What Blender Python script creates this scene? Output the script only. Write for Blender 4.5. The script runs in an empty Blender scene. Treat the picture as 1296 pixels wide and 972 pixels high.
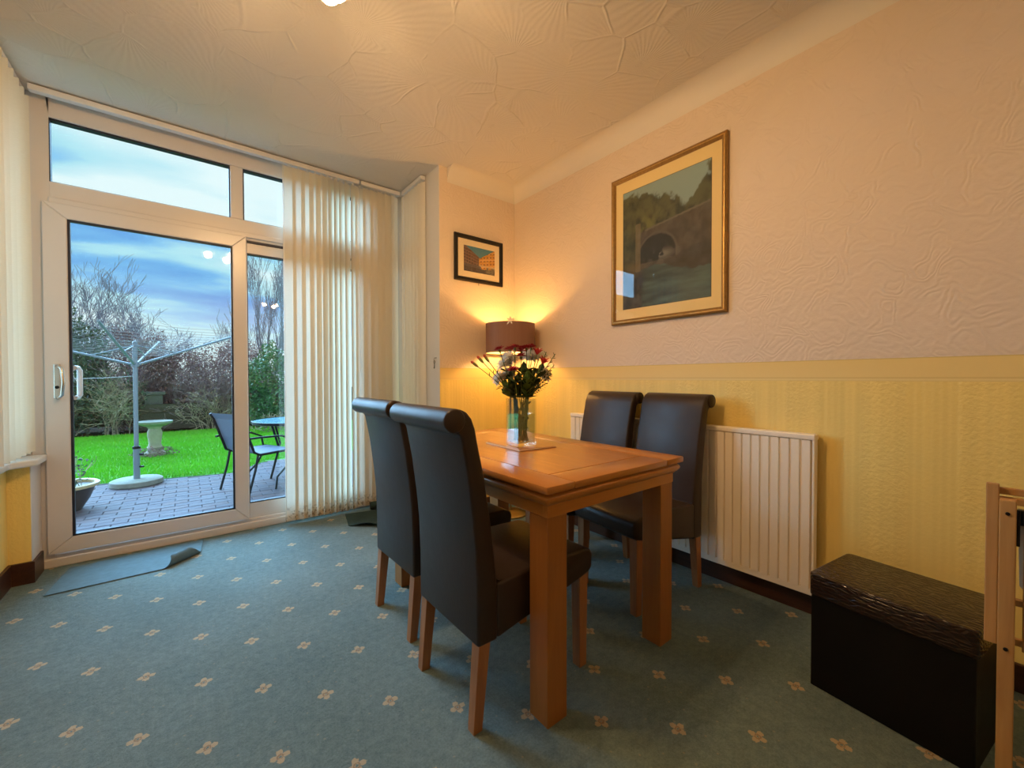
import bpy, bmesh, math, random
import numpy as np
from mathutils import Vector, Matrix
random.seed(7); np.random.seed(7)
sc = bpy.context.scene
C = sc.collection
PI = math.pi

# ------------------------------------------------------------------ camera
F_PX, YAW, PITCH, ROLL, CAM_H = 518.5, math.radians(38.438), math.radians(-0.869), math.radians(-0.105), 1.10
cam = bpy.data.cameras.new('camera'); cam_o = bpy.data.objects.new('camera', cam); C.objects.link(cam_o)
cam.sensor_width = 36.0; cam.lens = F_PX / 1296 * 36.0; cam.clip_start = 0.02; cam.clip_end = 300
fw = Vector((math.sin(YAW)*math.cos(PITCH), math.cos(YAW)*math.cos(PITCH), math.sin(PITCH)))
rt = Vector((math.cos(YAW), -math.sin(YAW), 0)); up = rt.cross(fw)
r2 = rt*math.cos(ROLL)+up*math.sin(ROLL); u2 = up*math.cos(ROLL)-rt*math.sin(ROLL)
M = Matrix((r2, u2, -fw)).transposed().to_4x4(); M.translation = (0, 0, CAM_H)
cam_o.matrix_world = M
sc.camera = cam_o

# ------------------------------------------------------------------ exposure
sc.view_settings.view_transform = 'Standard'; sc.view_settings.look = 'None'
sc.view_settings.exposure = 0.0; sc.view_settings.gamma = 1.0; sc.view_settings.use_curve_mapping = False

# ------------------------------------------------------------------ node helper
class NT:
    def __init__(s, tree): s.t = tree; s.n = tree.nodes; s.l = tree.links
    def node(s, typ, ins=None, **kw):
        n = s.n.new(typ)
        for k, v in kw.items(): setattr(n, k, v)
        for k, v in (ins or {}).items(): s.put(n.inputs[k], v)
        return n
    def put(s, sock, v):
        if hasattr(v, 'is_linked') or isinstance(v, bpy.types.NodeSocket): s.l.new(v, sock)
        else: sock.default_value = v
    def m(s, op, a, b=0.0, c=0.0):
        n = s.n.new('ShaderNodeMath'); n.operation = op
        for i, v in enumerate((a, b, c)): s.put(n.inputs[i], v)
        return n.outputs[0]
    def mix(s, f, a, b):
        n = s.n.new('ShaderNodeMix'); n.data_type = 'RGBA'
        s.put(n.inputs[0], f); s.put(n.inputs[6], a); s.put(n.inputs[7], b); return n.outputs[2]
    def sep(s, v):
        n = s.node('ShaderNodeSeparateXYZ', {0: v}); return n.outputs
    def comb(s, x, y, z):
        n = s.n.new('ShaderNodeCombineXYZ')
        for i, v in enumerate((x, y, z)): s.put(n.inputs[i], v)
        return n.outputs[0]
    def obj(s): return s.n.new('ShaderNodeTexCoord').outputs['Object']
    def geo(s): return s.n.new('ShaderNodeNewGeometry').outputs['Position']
    def noise(s, v, scale, detail=3.0, rough=0.55, dist=0.0, out='Fac'):
        n = s.node('ShaderNodeTexNoise', {'Vector': v, 'Scale': scale, 'Detail': detail, 'Roughness': rough, 'Distortion': dist}); return n.outputs[out]
    def mapv(s, v, scale=(1, 1, 1), rot=(0, 0, 0), loc=(0, 0, 0)):
        n = s.node('ShaderNodeMapping', {'Vector': v, 'Scale': scale, 'Rotation': rot, 'Location': loc}); return n.outputs[0]
    def ramp(s, f, *stops):
        n = s.n.new('ShaderNodeValToRGB'); e = n.color_ramp.elements
        while len(e) < len(stops): e.new(0.5)
        for i, (p, c) in enumerate(stops): e[i].position = p; e[i].color = c if len(c) == 4 else (*c, 1)
        s.put(n.inputs[0], f); return n.outputs[0]
    def ss(s, f, a, b):
        n = s.node('ShaderNodeMapRange', {0: f, 1: a, 2: b, 3: 0.0, 4: 1.0}); n.interpolation_type = 'SMOOTHSTEP'; return n.outputs[0]
    def bump(s, h, strength=0.3, dist=0.01):
        return s.node('ShaderNodeBump', {'Height': h, 'Strength': strength, 'Distance': dist}).outputs[0]

# ------------------------------------------------------------------ sky
w = bpy.data.worlds.new('sky'); sc.world = w; w.use_nodes = True
t = NT(w.node_tree); t.n.clear()
d = t.n.new('ShaderNodeTexCoord').outputs['Generated']
dx, dy, dz = t.sep(d)
zc = t.m('ADD', t.m('MAXIMUM', dz, 0.0), 0.22)
cl = t.comb(t.m('DIVIDE', dx, zc), t.m('DIVIDE', dy, zc), 0.0)
n1 = t.noise(t.mapv(cl, (0.55, 1.25, 1), (0, 0, 0.25), (5.5, -0.1, 0)), 1.15, 4.5, 0.45, 0.45)
n2 = t.noise(t.mapv(cl, (0.8, 1.6, 1), (0, 0, 0.1), (7.7, 4.1, 0)), 2.2, 5.0, 0.55, 0.2)
cloud = t.m('ADD', t.m('MULTIPLY', n1, 0.75), t.m('MULTIPLY', n2, 0.25))
col = t.ramp(cloud, (0.34, (0.085, 0.25, 0.60)), (0.41, (0.16, 0.41, 0.68)), (0.46, (0.36, 0.64, 0.71)), (0.55, (0.64, 0.77, 0.77)))
low = t.m('SUBTRACT', 1.0, t.ss(dz, 0.0, 0.22))
col = t.mix(t.m('MULTIPLY', low, 0.8), col, (0.66, 0.79, 0.79, 1))
bg = t.node('ShaderNodeBackground', {'Color': col, 'Strength': 1.35})
out = t.n.new('ShaderNodeOutputWorld'); t.l.new(bg.outputs[0], out.inputs[0])

# ------------------------------------------------------------------ sun: bright veiled sky over the garden, very soft
sun = bpy.data.lights.new('daylight', 'SUN'); sun.energy = 17.0; sun.color = (0.34, 0.67, 1.0); sun.angle = math.radians(75)
sun_o = bpy.data.objects.new('daylight', sun); C.objects.link(sun_o)
sun_o.rotation_euler = Vector((0.34, -0.76, -0.60)).to_track_quat('-Z', 'Y').to_euler()
WARM = (1.0, 0.60, 0.27)
CEIL_W, LAMP_W, BACK_W = 27.0, 14.0, 6.0

# ------------------------------------------------------------------ materials
MATS = {}
def mat(name, color=(0.8, 0.8, 0.8), rough=0.5, metal=0.0, noise=None, bump=None, spec=0.5, coat=0.0, emit=None, sheen=0.0):
    if name in MATS: return MATS[name]
    m = bpy.data.materials.new(name); m.use_nodes = True; MATS[name] = m
    t = NT(m.node_tree); b = t.n['Principled BSDF']
    c = (*color, 1)
    if noise:
        sc_, amt = noise[:2]; sx = noise[2] if len(noise) > 2 else (1, 1, 1)
        f = t.noise(t.mapv(t.obj(), sx), sc_, 4)
        c = t.mix(f, tuple(max(0, x*(1-amt)) for x in color)+(1,), tuple(min(1, x*(1+amt)) for x in color)+(1,))
    t.put(b.inputs['Base Color'], c)
    b.inputs['Roughness'].default_value = rough; b.inputs['Metallic'].default_value = metal
    b.inputs['Specular IOR Level'].default_value = spec; b.inputs['Coat Weight'].default_value = coat
    b.inputs['Sheen Weight'].default_value = sheen
    if bump:
        f = t.noise(t.obj(), bump[0], 4); t.put(b.inputs['Normal'], t.bump(f, bump[1], bump[2] if len(bump) > 2 else 0.005))
    if emit:
        b.inputs['Emission Color'].default_value = (*emit[0], 1); b.inputs['Emission Strength'].default_value = emit[1]
    return m
def newmat(name):
    m = bpy.data.materials.new(name); m.use_nodes = True; MATS[name] = m
    t = NT(m.node_tree); return m, t, t.n['Principled BSDF']

def wood(name, dark, light, axis=0, rough=0.4, scale=1.0, coat=0.0):
    m, t, b = newmat(name)
    s = [28*scale]*3; s[axis] = 2.2*scale
    v = t.mapv(t.obj(), tuple(s))
    g = t.noise(v, 1.0, 5, 0.6, 0.6)
    g2 = t.noise(t.mapv(t.obj(), tuple(x*3 for x in s)), 1.0, 3, 0.6)
    f = t.m('ADD', t.m('MULTIPLY', g, 0.75), t.m('MULTIPLY', g2, 0.25))
    t.put(b.inputs['Base Color'], t.ramp(f, (0.30, dark), (0.70, light)))
    b.inputs['Roughness'].default_value = rough; b.inputs['Coat Weight'].default_value = coat
    t.put(b.inputs['Normal'], t.bump(g2, 0.08, 0.002))
    return m
OAKD, OAKL = (0.40, 0.150, 0.026), (0.49, 0.195, 0.038)
W_X = wood('oak along x', OAKD, OAKL, 0, 0.33, 1, 0.12); W_Y = wood('oak along y', OAKD, OAKL, 1, 0.33, 1, 0.12); W_Z = wood('shaded oak along z', (0.29, 0.105, 0.020), (0.38, 0.148, 0.030), 2, 0.38)  # same oak, darker for the table legs: their shade is put into the colour
W_LEG = wood('chair leg oak', (0.26, 0.10, 0.035), (0.42, 0.19, 0.075), 2, 0.4)
PINE = wood('pine', (0.38, 0.19, 0.06), (0.54, 0.31, 0.11), 2, 0.55); PINE_Y = wood('pine along y', (0.38, 0.19, 0.06), (0.54, 0.31, 0.11), 1, 0.55)
MAHOG = wood('dark skirting', (0.035, 0.012, 0.006), (0.075, 0.028, 0.014), 1, 0.35)
FENCE = wood('weathered board', (0.05, 0.045, 0.035), (0.12, 0.105, 0.085), 0, 0.9)
UPVC = mat('white upvc', (0.70, 0.66, 0.63), 0.28)
GASKET = mat('black gasket', (0.012, 0.014, 0.03), 0.5)
PAINT = mat('white gloss paint', (0.76, 0.73, 0.69), 0.35)
RADW = mat('radiator enamel', (0.93, 0.83, 0.68), 0.35)
CHROME = mat('chrome', (0.75, 0.72, 0.68), 0.22, 1.0)
BRONZE = mat('dark bronze', (0.09, 0.065, 0.04), 0.5, 0.7)
BRASS = mat('dull brass', (0.35, 0.27, 0.14), 0.35, 1.0)
BLACKM = mat('black metal', (0.015, 0.015, 0.017), 0.45, 0.6)
GOLD = mat('antique gold', (0.60, 0.36, 0.11), 0.38, 0.75, (60, 0.35))
GOLDD = mat('dark gold', (0.34, 0.19, 0.055), 0.42, 0.5, (60, 0.35))
BLKFR = mat('black frame lacquer', (0.008, 0.006, 0.005), 0.5, spec=.3)
MOUNT_Y = mat('cream mount board', (0.86, 0.66, 0.29), 0.8)
MOUNT_W = mat('ivory mount board', (0.80, 0.68, 0.46), 0.8)

def leather(name, c, rough=0.40):
    m, t, b = newmat(name)
    v = t.node('ShaderNodeTexVoronoi', {'Vector': t.obj(), 'Scale': 260.0}).outputs['Distance']
    n = t.noise(t.obj(), 7, 3)
    t.put(b.inputs['Base Color'], t.mix(n, (*[x*0.8 for x in c], 1), (*[x*1.25 for x in c], 1)))
    t.put(b.inputs['Roughness'], t.m('ADD', t.m('MULTIPLY', n, 0.14), rough-0.07))
    h = t.m('ADD', t.m('MULTIPLY', v, 0.25), t.m('MULTIPLY', t.noise(t.obj(), 14, 2), 1.0))
    t.put(b.inputs['Normal'], t.bump(h, 0.22, 0.004)); b.inputs['Specular IOR Level'].default_value = 0.34
    return m
LEATHER = leather('dark brown leather', (0.034, 0.020, 0.0135))
CROC, t, b = newmat('crocodile leather')
v = t.node('ShaderNodeTexVoronoi', {'Vector': t.mapv(t.obj(), (1, 0.5, 1.6)), 'Scale': 55.0}); v.feature = 'DISTANCE_TO_EDGE'
t.put(b.inputs['Base Color'], (0.020, 0.009, 0.006, 1)); b.inputs['Roughness'].default_value = 0.25
t.put(b.inputs['Normal'], t.bump(t.m('MINIMUM', v.outputs[0], 0.2), 0.75, 0.012))
OTBOX = leather('ottoman side leather', (0.005, 0.0036, 0.003), 0.5); OTBOX.node_tree.nodes['Principled BSDF'].inputs['Specular IOR Level'].default_value = 0.2

def glass(name, tint=(1, 1, 1), refl=0.035):
    m = bpy.data.materials.new(name); m.use_nodes = True; t = NT(m.node_tree); t.n.clear()
    lw = t.node('ShaderNodeLayerWeight', {'Blend': 0.5}).outputs['Facing']
    fr = t.m('ADD', refl, t.m('MULTIPLY', t.m('POWER', lw, 5.0), 0.9))
    a = t.node('ShaderNodeBsdfTransparent', {'Color': (*tint, 1)}); g = t.node('ShaderNodeBsdfGlossy', {'Roughness': 0.02})
    mx = t.node('ShaderNodeMixShader', {0: fr, 1: a.outputs[0], 2: g.outputs[0]})
    o = t.n.new('ShaderNodeOutputMaterial'); t.l.new(mx.outputs[0], o.inputs[0]); return m
PANE = glass('window glass', (0.97, 0.99, 1.0)); PICGLASS = glass('picture glass', (1, 1, 1), .022)
VASEG = mat('vase glass', (1.0, 1.0, 1.0), 0.02); VASEG.node_tree.nodes['Principled BSDF'].inputs['Transmission Weight'].default_value = 1.0
VASEG = glass('clear vase glass', (0.93, 0.96, 0.95), 0.11); WATER = glass('vase water', (0.90, 0.92, 0.86), 0.05)

# carpet
CARPET, t, b = newmat('teal carpet with gold clover motifs')
P = t.geo(); X, Y, Z = t.sep(P)
PX, PY = 0.1652, 0.1675
a_ = t.m('DIVIDE', t.m('SUBTRACT', X, 0.036), PX); b_ = t.m('DIVIDE', t.m('SUBTRACT', Y, 2.513), PY)
u_ = t.m('MULTIPLY', t.m('ADD', a_, b_), 0.5); v_ = t.m('MULTIPLY', t.m('SUBTRACT', a_, b_), 0.5)
ru = t.m('SUBTRACT', u_, t.m('ROUND', u_)); rv = t.m('SUBTRACT', v_, t.m('ROUND', v_))
lx = t.m('MULTIPLY', t.m('ADD', ru, rv), PX); ly = t.m('MULTIPLY', t.m('SUBTRACT', ru, rv), PY)
jit = t.noise(P, 160, 2, out='Color'); jx, jy, jz = t.sep(jit)
lx = t.m('ADD', lx, t.m('MULTIPLY', t.m('SUBTRACT', jx, 0.5), 0.012)); ly = t.m('ADD', ly, t.m('MULTIPLY', t.m('SUBTRACT', jy, 0.5), 0.012))
r_ = t.m('SQRT', t.m('ADD', t.m('MULTIPLY', lx, lx), t.m('MULTIPLY', ly, ly)))
th = t.m('ARCTAN2', ly, lx)
pet = t.m('POWER', t.m('ABSOLUTE', t.m('COSINE', t.m('MULTIPLY', th, 2.0))), 0.7)
rad = t.m('ADD', 0.008, t.m('MULTIPLY', pet, 0.0185))
inside = t.m('MULTIPLY', t.m('LESS_THAN', r_, rad), t.m('GREATER_THAN', r_, 0.0035))
core = t.m('LESS_THAN', t.m('ABSOLUTE', t.m('SUBTRACT', r_, 0.0075)), 0.0022)
pile = t.noise(P, 420, 2, 0.7); mott = t.noise(P, 2.2, 4); mid = t.noise(P, 38, 3, 0.7)
speck = t.noise(P, 150, 2, 0.8)
base = t.mix(t.ss(t.m('ADD', t.m('ADD', t.m('MULTIPLY', mid, 0.35), t.m('MULTIPLY', mott, 0.25)), t.m('MULTIPLY', speck, 0.4)), 0.32, 0.68), (0.100, 0.172, 0.180, 1), (0.225, 0.332, 0.338, 1))
dots = t.node('ShaderNodeTexVoronoi', {'Vector': P, 'Scale': 24.0}).outputs['Distance']
base = t.mix(t.m('MULTIPLY', t.m('LESS_THAN', dots, 0.09), 0.55), base, (0.36, 0.36, 0.28, 1))
motif = t.mix(core, (0.68, 0.52, 0.31, 1), (0.42, 0.26, 0.14, 1))
t.put(b.inputs['Base Color'], t.mix(t.m('MULTIPLY', inside, 0.78), base, motif))
b.inputs['Roughness'].default_value = 0.95; b.inputs['Specular IOR Level'].default_value = 0.15; b.inputs['Sheen Weight'].default_value = 0.15
t.put(b.inputs['Normal'], t.bump(t.m('ADD', t.m('MULTIPLY', pile, 0.6), t.m('MULTIPLY', mid, 1.0)), 0.9, 0.013))

# ceiling: combed plaster fans and raised ridges
ARTEX, t, b = newmat('combed plaster ceiling')
P = t.geo(); wp = t.node('ShaderNodeVectorMath', {0: P, 1: t.node('ShaderNodeVectorMath', {0: t.noise(P, 2.5, 2, out='Color'), 1: (0.12, 0.12, 0)}, operation='MULTIPLY').outputs[0]}, operation='ADD').outputs[0]
wx, wy, wz = t.sep(wp); wp2 = t.comb(wx, wy, 0.0)
vo = t.node('ShaderNodeTexVoronoi', {'Vector': wp2, 'Scale': 3.4}); pos = vo.outputs['Position']
qx, qy, qz = t.sep(t.node('ShaderNodeVectorMath', {0: wp2, 1: pos}, operation='SUBTRACT').outputs[0])
rx = t.node('ShaderNodeSeparateColor', {0: vo.outputs['Color']}).outputs
qx = t.m('ADD', qx, t.m('MULTIPLY', t.m('SUBTRACT', rx[0], 0.5), 0.5)); qy = t.m('ADD', qy, t.m('MULTIPLY', t.m('SUBTRACT', rx[1], 0.5), 0.5))
fan = t.m('SINE', t.m('MULTIPLY', t.m('ARCTAN2', qy, qx), 46.0))
ed = t.node('ShaderNodeTexVoronoi', {'Vector': wp2, 'Scale': 3.4}); ed.feature = 'DISTANCE_TO_EDGE'
ridge = t.m('SUBTRACT', 1.0, t.ss(ed.outputs[0], 0.0, 0.030))
ridge = t.m('MULTIPLY', ridge, t.ss(t.noise(P, 3.0, 2), 0.42, 0.58))
h = t.m('ADD', t.m('MULTIPLY', fan, 0.10), t.m('MULTIPLY', ridge, 1.0)); h = t.m('ADD', h, t.m('MULTIPLY', t.noise(P, 60, 3), 0.25))
t.put(b.inputs['Base Color'], (0.74, 0.69, 0.61, 1)); b.inputs['Roughness'].default_value = 0.7
t.put(b.inputs['Normal'], t.bump(h, 0.40, 0.007))

def wallpaper(name, color, kind):
    m, t, b = newmat(name); P = t.geo(); X, Y, Z = t.sep(P)
    if kind == 'swirl':
        wv = t.m('SINE', t.m('MULTIPLY', t.noise(P, 6.5, 2.0, 0.45, 0.4), 85.0))
        h = t.m('ADD', t.m('MULTIPLY', wv, 0.35), t.m('MULTIPLY', t.noise(P, 70, 3), 0.9))
        t.put(b.inputs['Normal'], t.bump(h, 0.30, 0.005)); b.inputs['Roughness'].default_value = 0.55
        t.put(b.inputs['Base Color'], t.mix(t.noise(P, 1.1, 3), (*[c*0.96 for c in color], 1), (*[min(1, c*1.04) for c in color], 1)))
    else:
        s = t.m('ADD', X, Y)
        band = t.noise(t.comb(t.m('MULTIPLY', s, 1.0), 0.0, 0.0), 13, 2, 0.8)
        fine = t.m('SINE', t.m('MULTIPLY', s, 260.0))
        emb = t.noise(P, 75, 3)
        broad = t.m('SINE', t.m('MULTIPLY', s, 22.0))
        f = t.ss(broad, -0.2, 0.2)
        h = t.m('ADD', t.m('MULTIPLY', emb, t.m('ADD', 0.25, t.m('MULTIPLY', f, 0.8))), t.m('MULTIPLY', fine, t.m('MULTIPLY', t.m('SUBTRACT', 1.0, f), 0.10)))
        t.put(b.inputs['Normal'], t.bump(h, 0.5, 0.006)); b.inputs['Roughness'].default_value = 0.5
        t.put(b.inputs['Base Color'], t.mix(t.ss(band, 0.35, 0.65), (*[c*0.93 for c in color], 1), (*color, 1)))
    return m
PAPER_UP = wallpaper('embossed blush wallpaper', (0.75, 0.62, 0.48), 'swirl')
PAPER_LO = wallpaper('striped yellow wallpaper', (0.92, 0.71, 0.23), 'stripe')
BORDER, t, b = newmat('yellow paper border')
Z = t.sep(t.geo())[2]
st = t.ramp(t.m('DIVIDE', t.m('SUBTRACT', Z, 1.08), 0.10), (0.0, (0.62, 0.45, 0.14)), (0.05, (0.84, 0.66, 0.26)), (0.12, (0.88, 0.7, 0.30)), (0.16, (0.74, 0.55, 0.2)), (0.22, (0.86, 0.66, 0.26)), (0.93, (0.84, 0.64, 0.24)), (0.97, (0.66, 0.48, 0.16)))
t.put(b.inputs['Base Color'], st); b.inputs['Roughness'].default_value = 0.6
COVE = mat('painted cornice', (0.76, 0.70, 0.60), 0.6)
PLASTER = mat('plain cream wall', (0.72, 0.64, 0.52), 0.7, bump=(90, 0.2))
JAMB = mat('bay plaster', (0.68, 0.65, 0.60), 0.7, bump=(40, 0.15))
BRICKW = mat('outside render', (0.45, 0.42, 0.38), 0.9, bump=(50, 0.3))

VANE, t, b = newmat('cream blind fabric'); t.n.remove(b)
P = t.geo(); Z = t.sep(P)[2]
weave = t.noise(t.mapv(P, (60, 60, 400)), 1.0, 2)
stain = t.m('MULTIPLY', t.m('SUBTRACT', 1.0, t.ss(Z, 0.05, 0.16)), t.ss(t.noise(P, 45, 4), 0.50, 0.62))
c = t.mix(weave, (0.77, 0.70, 0.56, 1), (0.85, 0.79, 0.66, 1))
c = t.mix(t.m('MULTIPLY', t.m('SUBTRACT', 1.0, t.ss(Z, 0.055, 0.085)), 0.5), c, (0.62, 0.42, 0.22, 1))
c = t.mix(t.m('MULTIPLY', stain, 0.75), c, (0.20, 0.13, 0.07, 1))
df = t.node('ShaderNodeBsdfDiffuse', {'Color': c}); tl = t.node('ShaderNodeBsdfTranslucent', {'Color': c})
mx = t.node('ShaderNodeMixShader', {0: 0.25, 1: df.outputs[0], 2: tl.outputs[0]})
t.l.new(mx.outputs[0], t.n['Material Output'].inputs[0])

def shade_cloth():
    m, t, b = newmat('brown silk lampshade'); t.n.remove(b)
    c = t.mix(t.noise(t.mapv(t.obj(), (60, 60, 3)), 1.0, 3), (0.30, 0.17, 0.12, 1), (0.40, 0.24, 0.17, 1))
    pr = t.node('ShaderNodeBsdfPrincipled', {'Base Color': c, 'Roughness': 0.38, 'Specular IOR Level': 0.6, 'Anisotropic': 0.6})
    tl = t.node('ShaderNodeBsdfTranslucent', {'Color': (0.55, 0.22, 0.10, 1)})
    mx = t.node('ShaderNodeMixShader', {0: 0.38, 1: pr.outputs[0], 2: tl.outputs[0]})
    t.l.new(mx.outputs[0], t.n['Material Output'].inputs[0]); return m
SHADE = shade_cloth(); SHADE_IN = mat('pale lampshade lining', (0.82, 0.70, 0.48), 0.6)
def bulbmat(name, color, strength):
    m = bpy.data.materials.new(name); m.use_nodes = True; t = NT(m.node_tree); t.n.clear()
    e = t.node('ShaderNodeEmission', {'Color': (*color, 1), 'Strength': strength}); o = t.n.new('ShaderNodeOutputMaterial'); t.l.new(e.outputs[0], o.inputs[0]); return m
R_BULB, R_LB = 0.034, 0.030
BULB = bulbmat('ceiling bulb', (1.0, 0.61, 0.28), CEIL_W/(4*PI*PI*R_BULB**2)); BULB2 = bulbmat('dim ceiling bulb', (1.0, 0.61, 0.28), BACK_W/(4*PI*PI*R_BULB**2)); LBULB = bulbmat('lamp bulb', (1.0, 0.54, 0.17), LAMP_W/(4*PI*PI*R_LB**2))

# garden
GRASS = mat('lawn blades', (0.19, 0.60, 0.035), 0.75, noise=(1.3, 0.30)); TURF = mat('turf ground', (0.07, 0.28, 0.025), 0.95, noise=(2, 0.4))
SOIL = mat('bare soil', (0.045, 0.035, 0.028), 1.0, spec=0.0, noise=(6, 0.5), bump=(20, 0.8, 0.03))
PAVER = [mat('block paver %s' % n, c, 0.75, noise=(14, 0.25), bump=(60, 0.3)) for n, c in (('plum', (0.10, 0.080, 0.105)), ('grey', (0.115, 0.095, 0.118)), ('rust', (0.12, 0.085, 0.100)))]
JOINT = mat('paving joint sand', (0.07, 0.06, 0.06), 1.0)
STEEL = mat('galvanised steel', (0.25, 0.31, 0.36), 0.45, 0.35); LINE = mat('washing line', (0.36, 0.38, 0.40), 0.6)
CONC = mat('pale concrete', (0.27, 0.28, 0.25), 0.9, noise=(18, 0.3), bump=(50, 0.4)); STONE = mat('white stone', (0.42, 0.37, 0.31), 0.85, noise=(16, 0.25), bump=(40, 0.4))
BARK = mat('haze tinted grey bark', (0.24, 0.235, 0.28), 0.9, noise=(20, 0.3)); BARKB = mat('purple brown twigs', (0.34, 0.25, 0.29), 0.9, noise=(20, 0.3)); TWIG = mat('dry tan twigs', (0.50, 0.42, 0.33), 0.9, noise=(20, 0.3))  # bark tinted bluish: haze from glare on the glass is put into its colour
LEAFD = mat('dark leaves', (0.10, 0.15, 0.10), 0.55, noise=(9, 0.4)); LEAFI = mat('ivy leaves', (0.11, 0.24, 0.11), 0.45, noise=(11, 0.5)); LEAFR = mat('dead leaves', (0.30, 0.20, 0.215), 0.9, noise=(12, 0.4), spec=0.1)
TERRA = mat('glazed pot brown', (0.065, 0.045, 0.035), 0.4, noise=(9, 0.4)); POTRIM = mat('glazed pot cream rim', (0.55, 0.42, 0.22), 0.35, noise=(9, 0.2))
SLING = mat('grey blue sling fabric', (0.15, 0.19, 0.27), 0.6); TBLG = mat('blue glass table', (0.16, 0.36, 0.48), 0.15)
# flowers
STEMG = mat('green stem', (0.10, 0.16, 0.035), 0.5); LEAFG = mat('bouquet leaf', (0.028, 0.060, 0.018), 0.45, noise=(30, 0.3)); LEAFB = mat('bright bouquet leaf', (0.08, 0.16, 0.03), 0.45)
SPRIG = mat('black green sprig', (0.014, 0.022, 0.013), 0.5); REDP = mat('crimson petals', (0.38, 0.018, 0.034), 0.55, noise=(60, 0.3)); SCAR = mat('scarlet petals', (0.55, 0.025, 0.03), 0.5, noise=(60, 0.3))
BUDP = mat('coral bud', (0.50, 0.07, 0.05), 0.5); WHT, t, b = newmat('white petals'); t.n.remove(b)
df = t.node('ShaderNodeBsdfDiffuse', {'Color': (0.90, 0.86, 0.78, 1)}); tl = t.node('ShaderNodeBsdfTranslucent', {'Color': (0.90, 0.84, 0.72, 1)})
mx = t.node('ShaderNodeMixShader', {0: 0.4, 1: df.outputs[0], 2: tl.outputs[0]}); t.l.new(mx.outputs[0], t.n['Material Output'].inputs[0]); YEL = mat('yellow centre', (0.6, 0.42, 0.06), 0.6)

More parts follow.
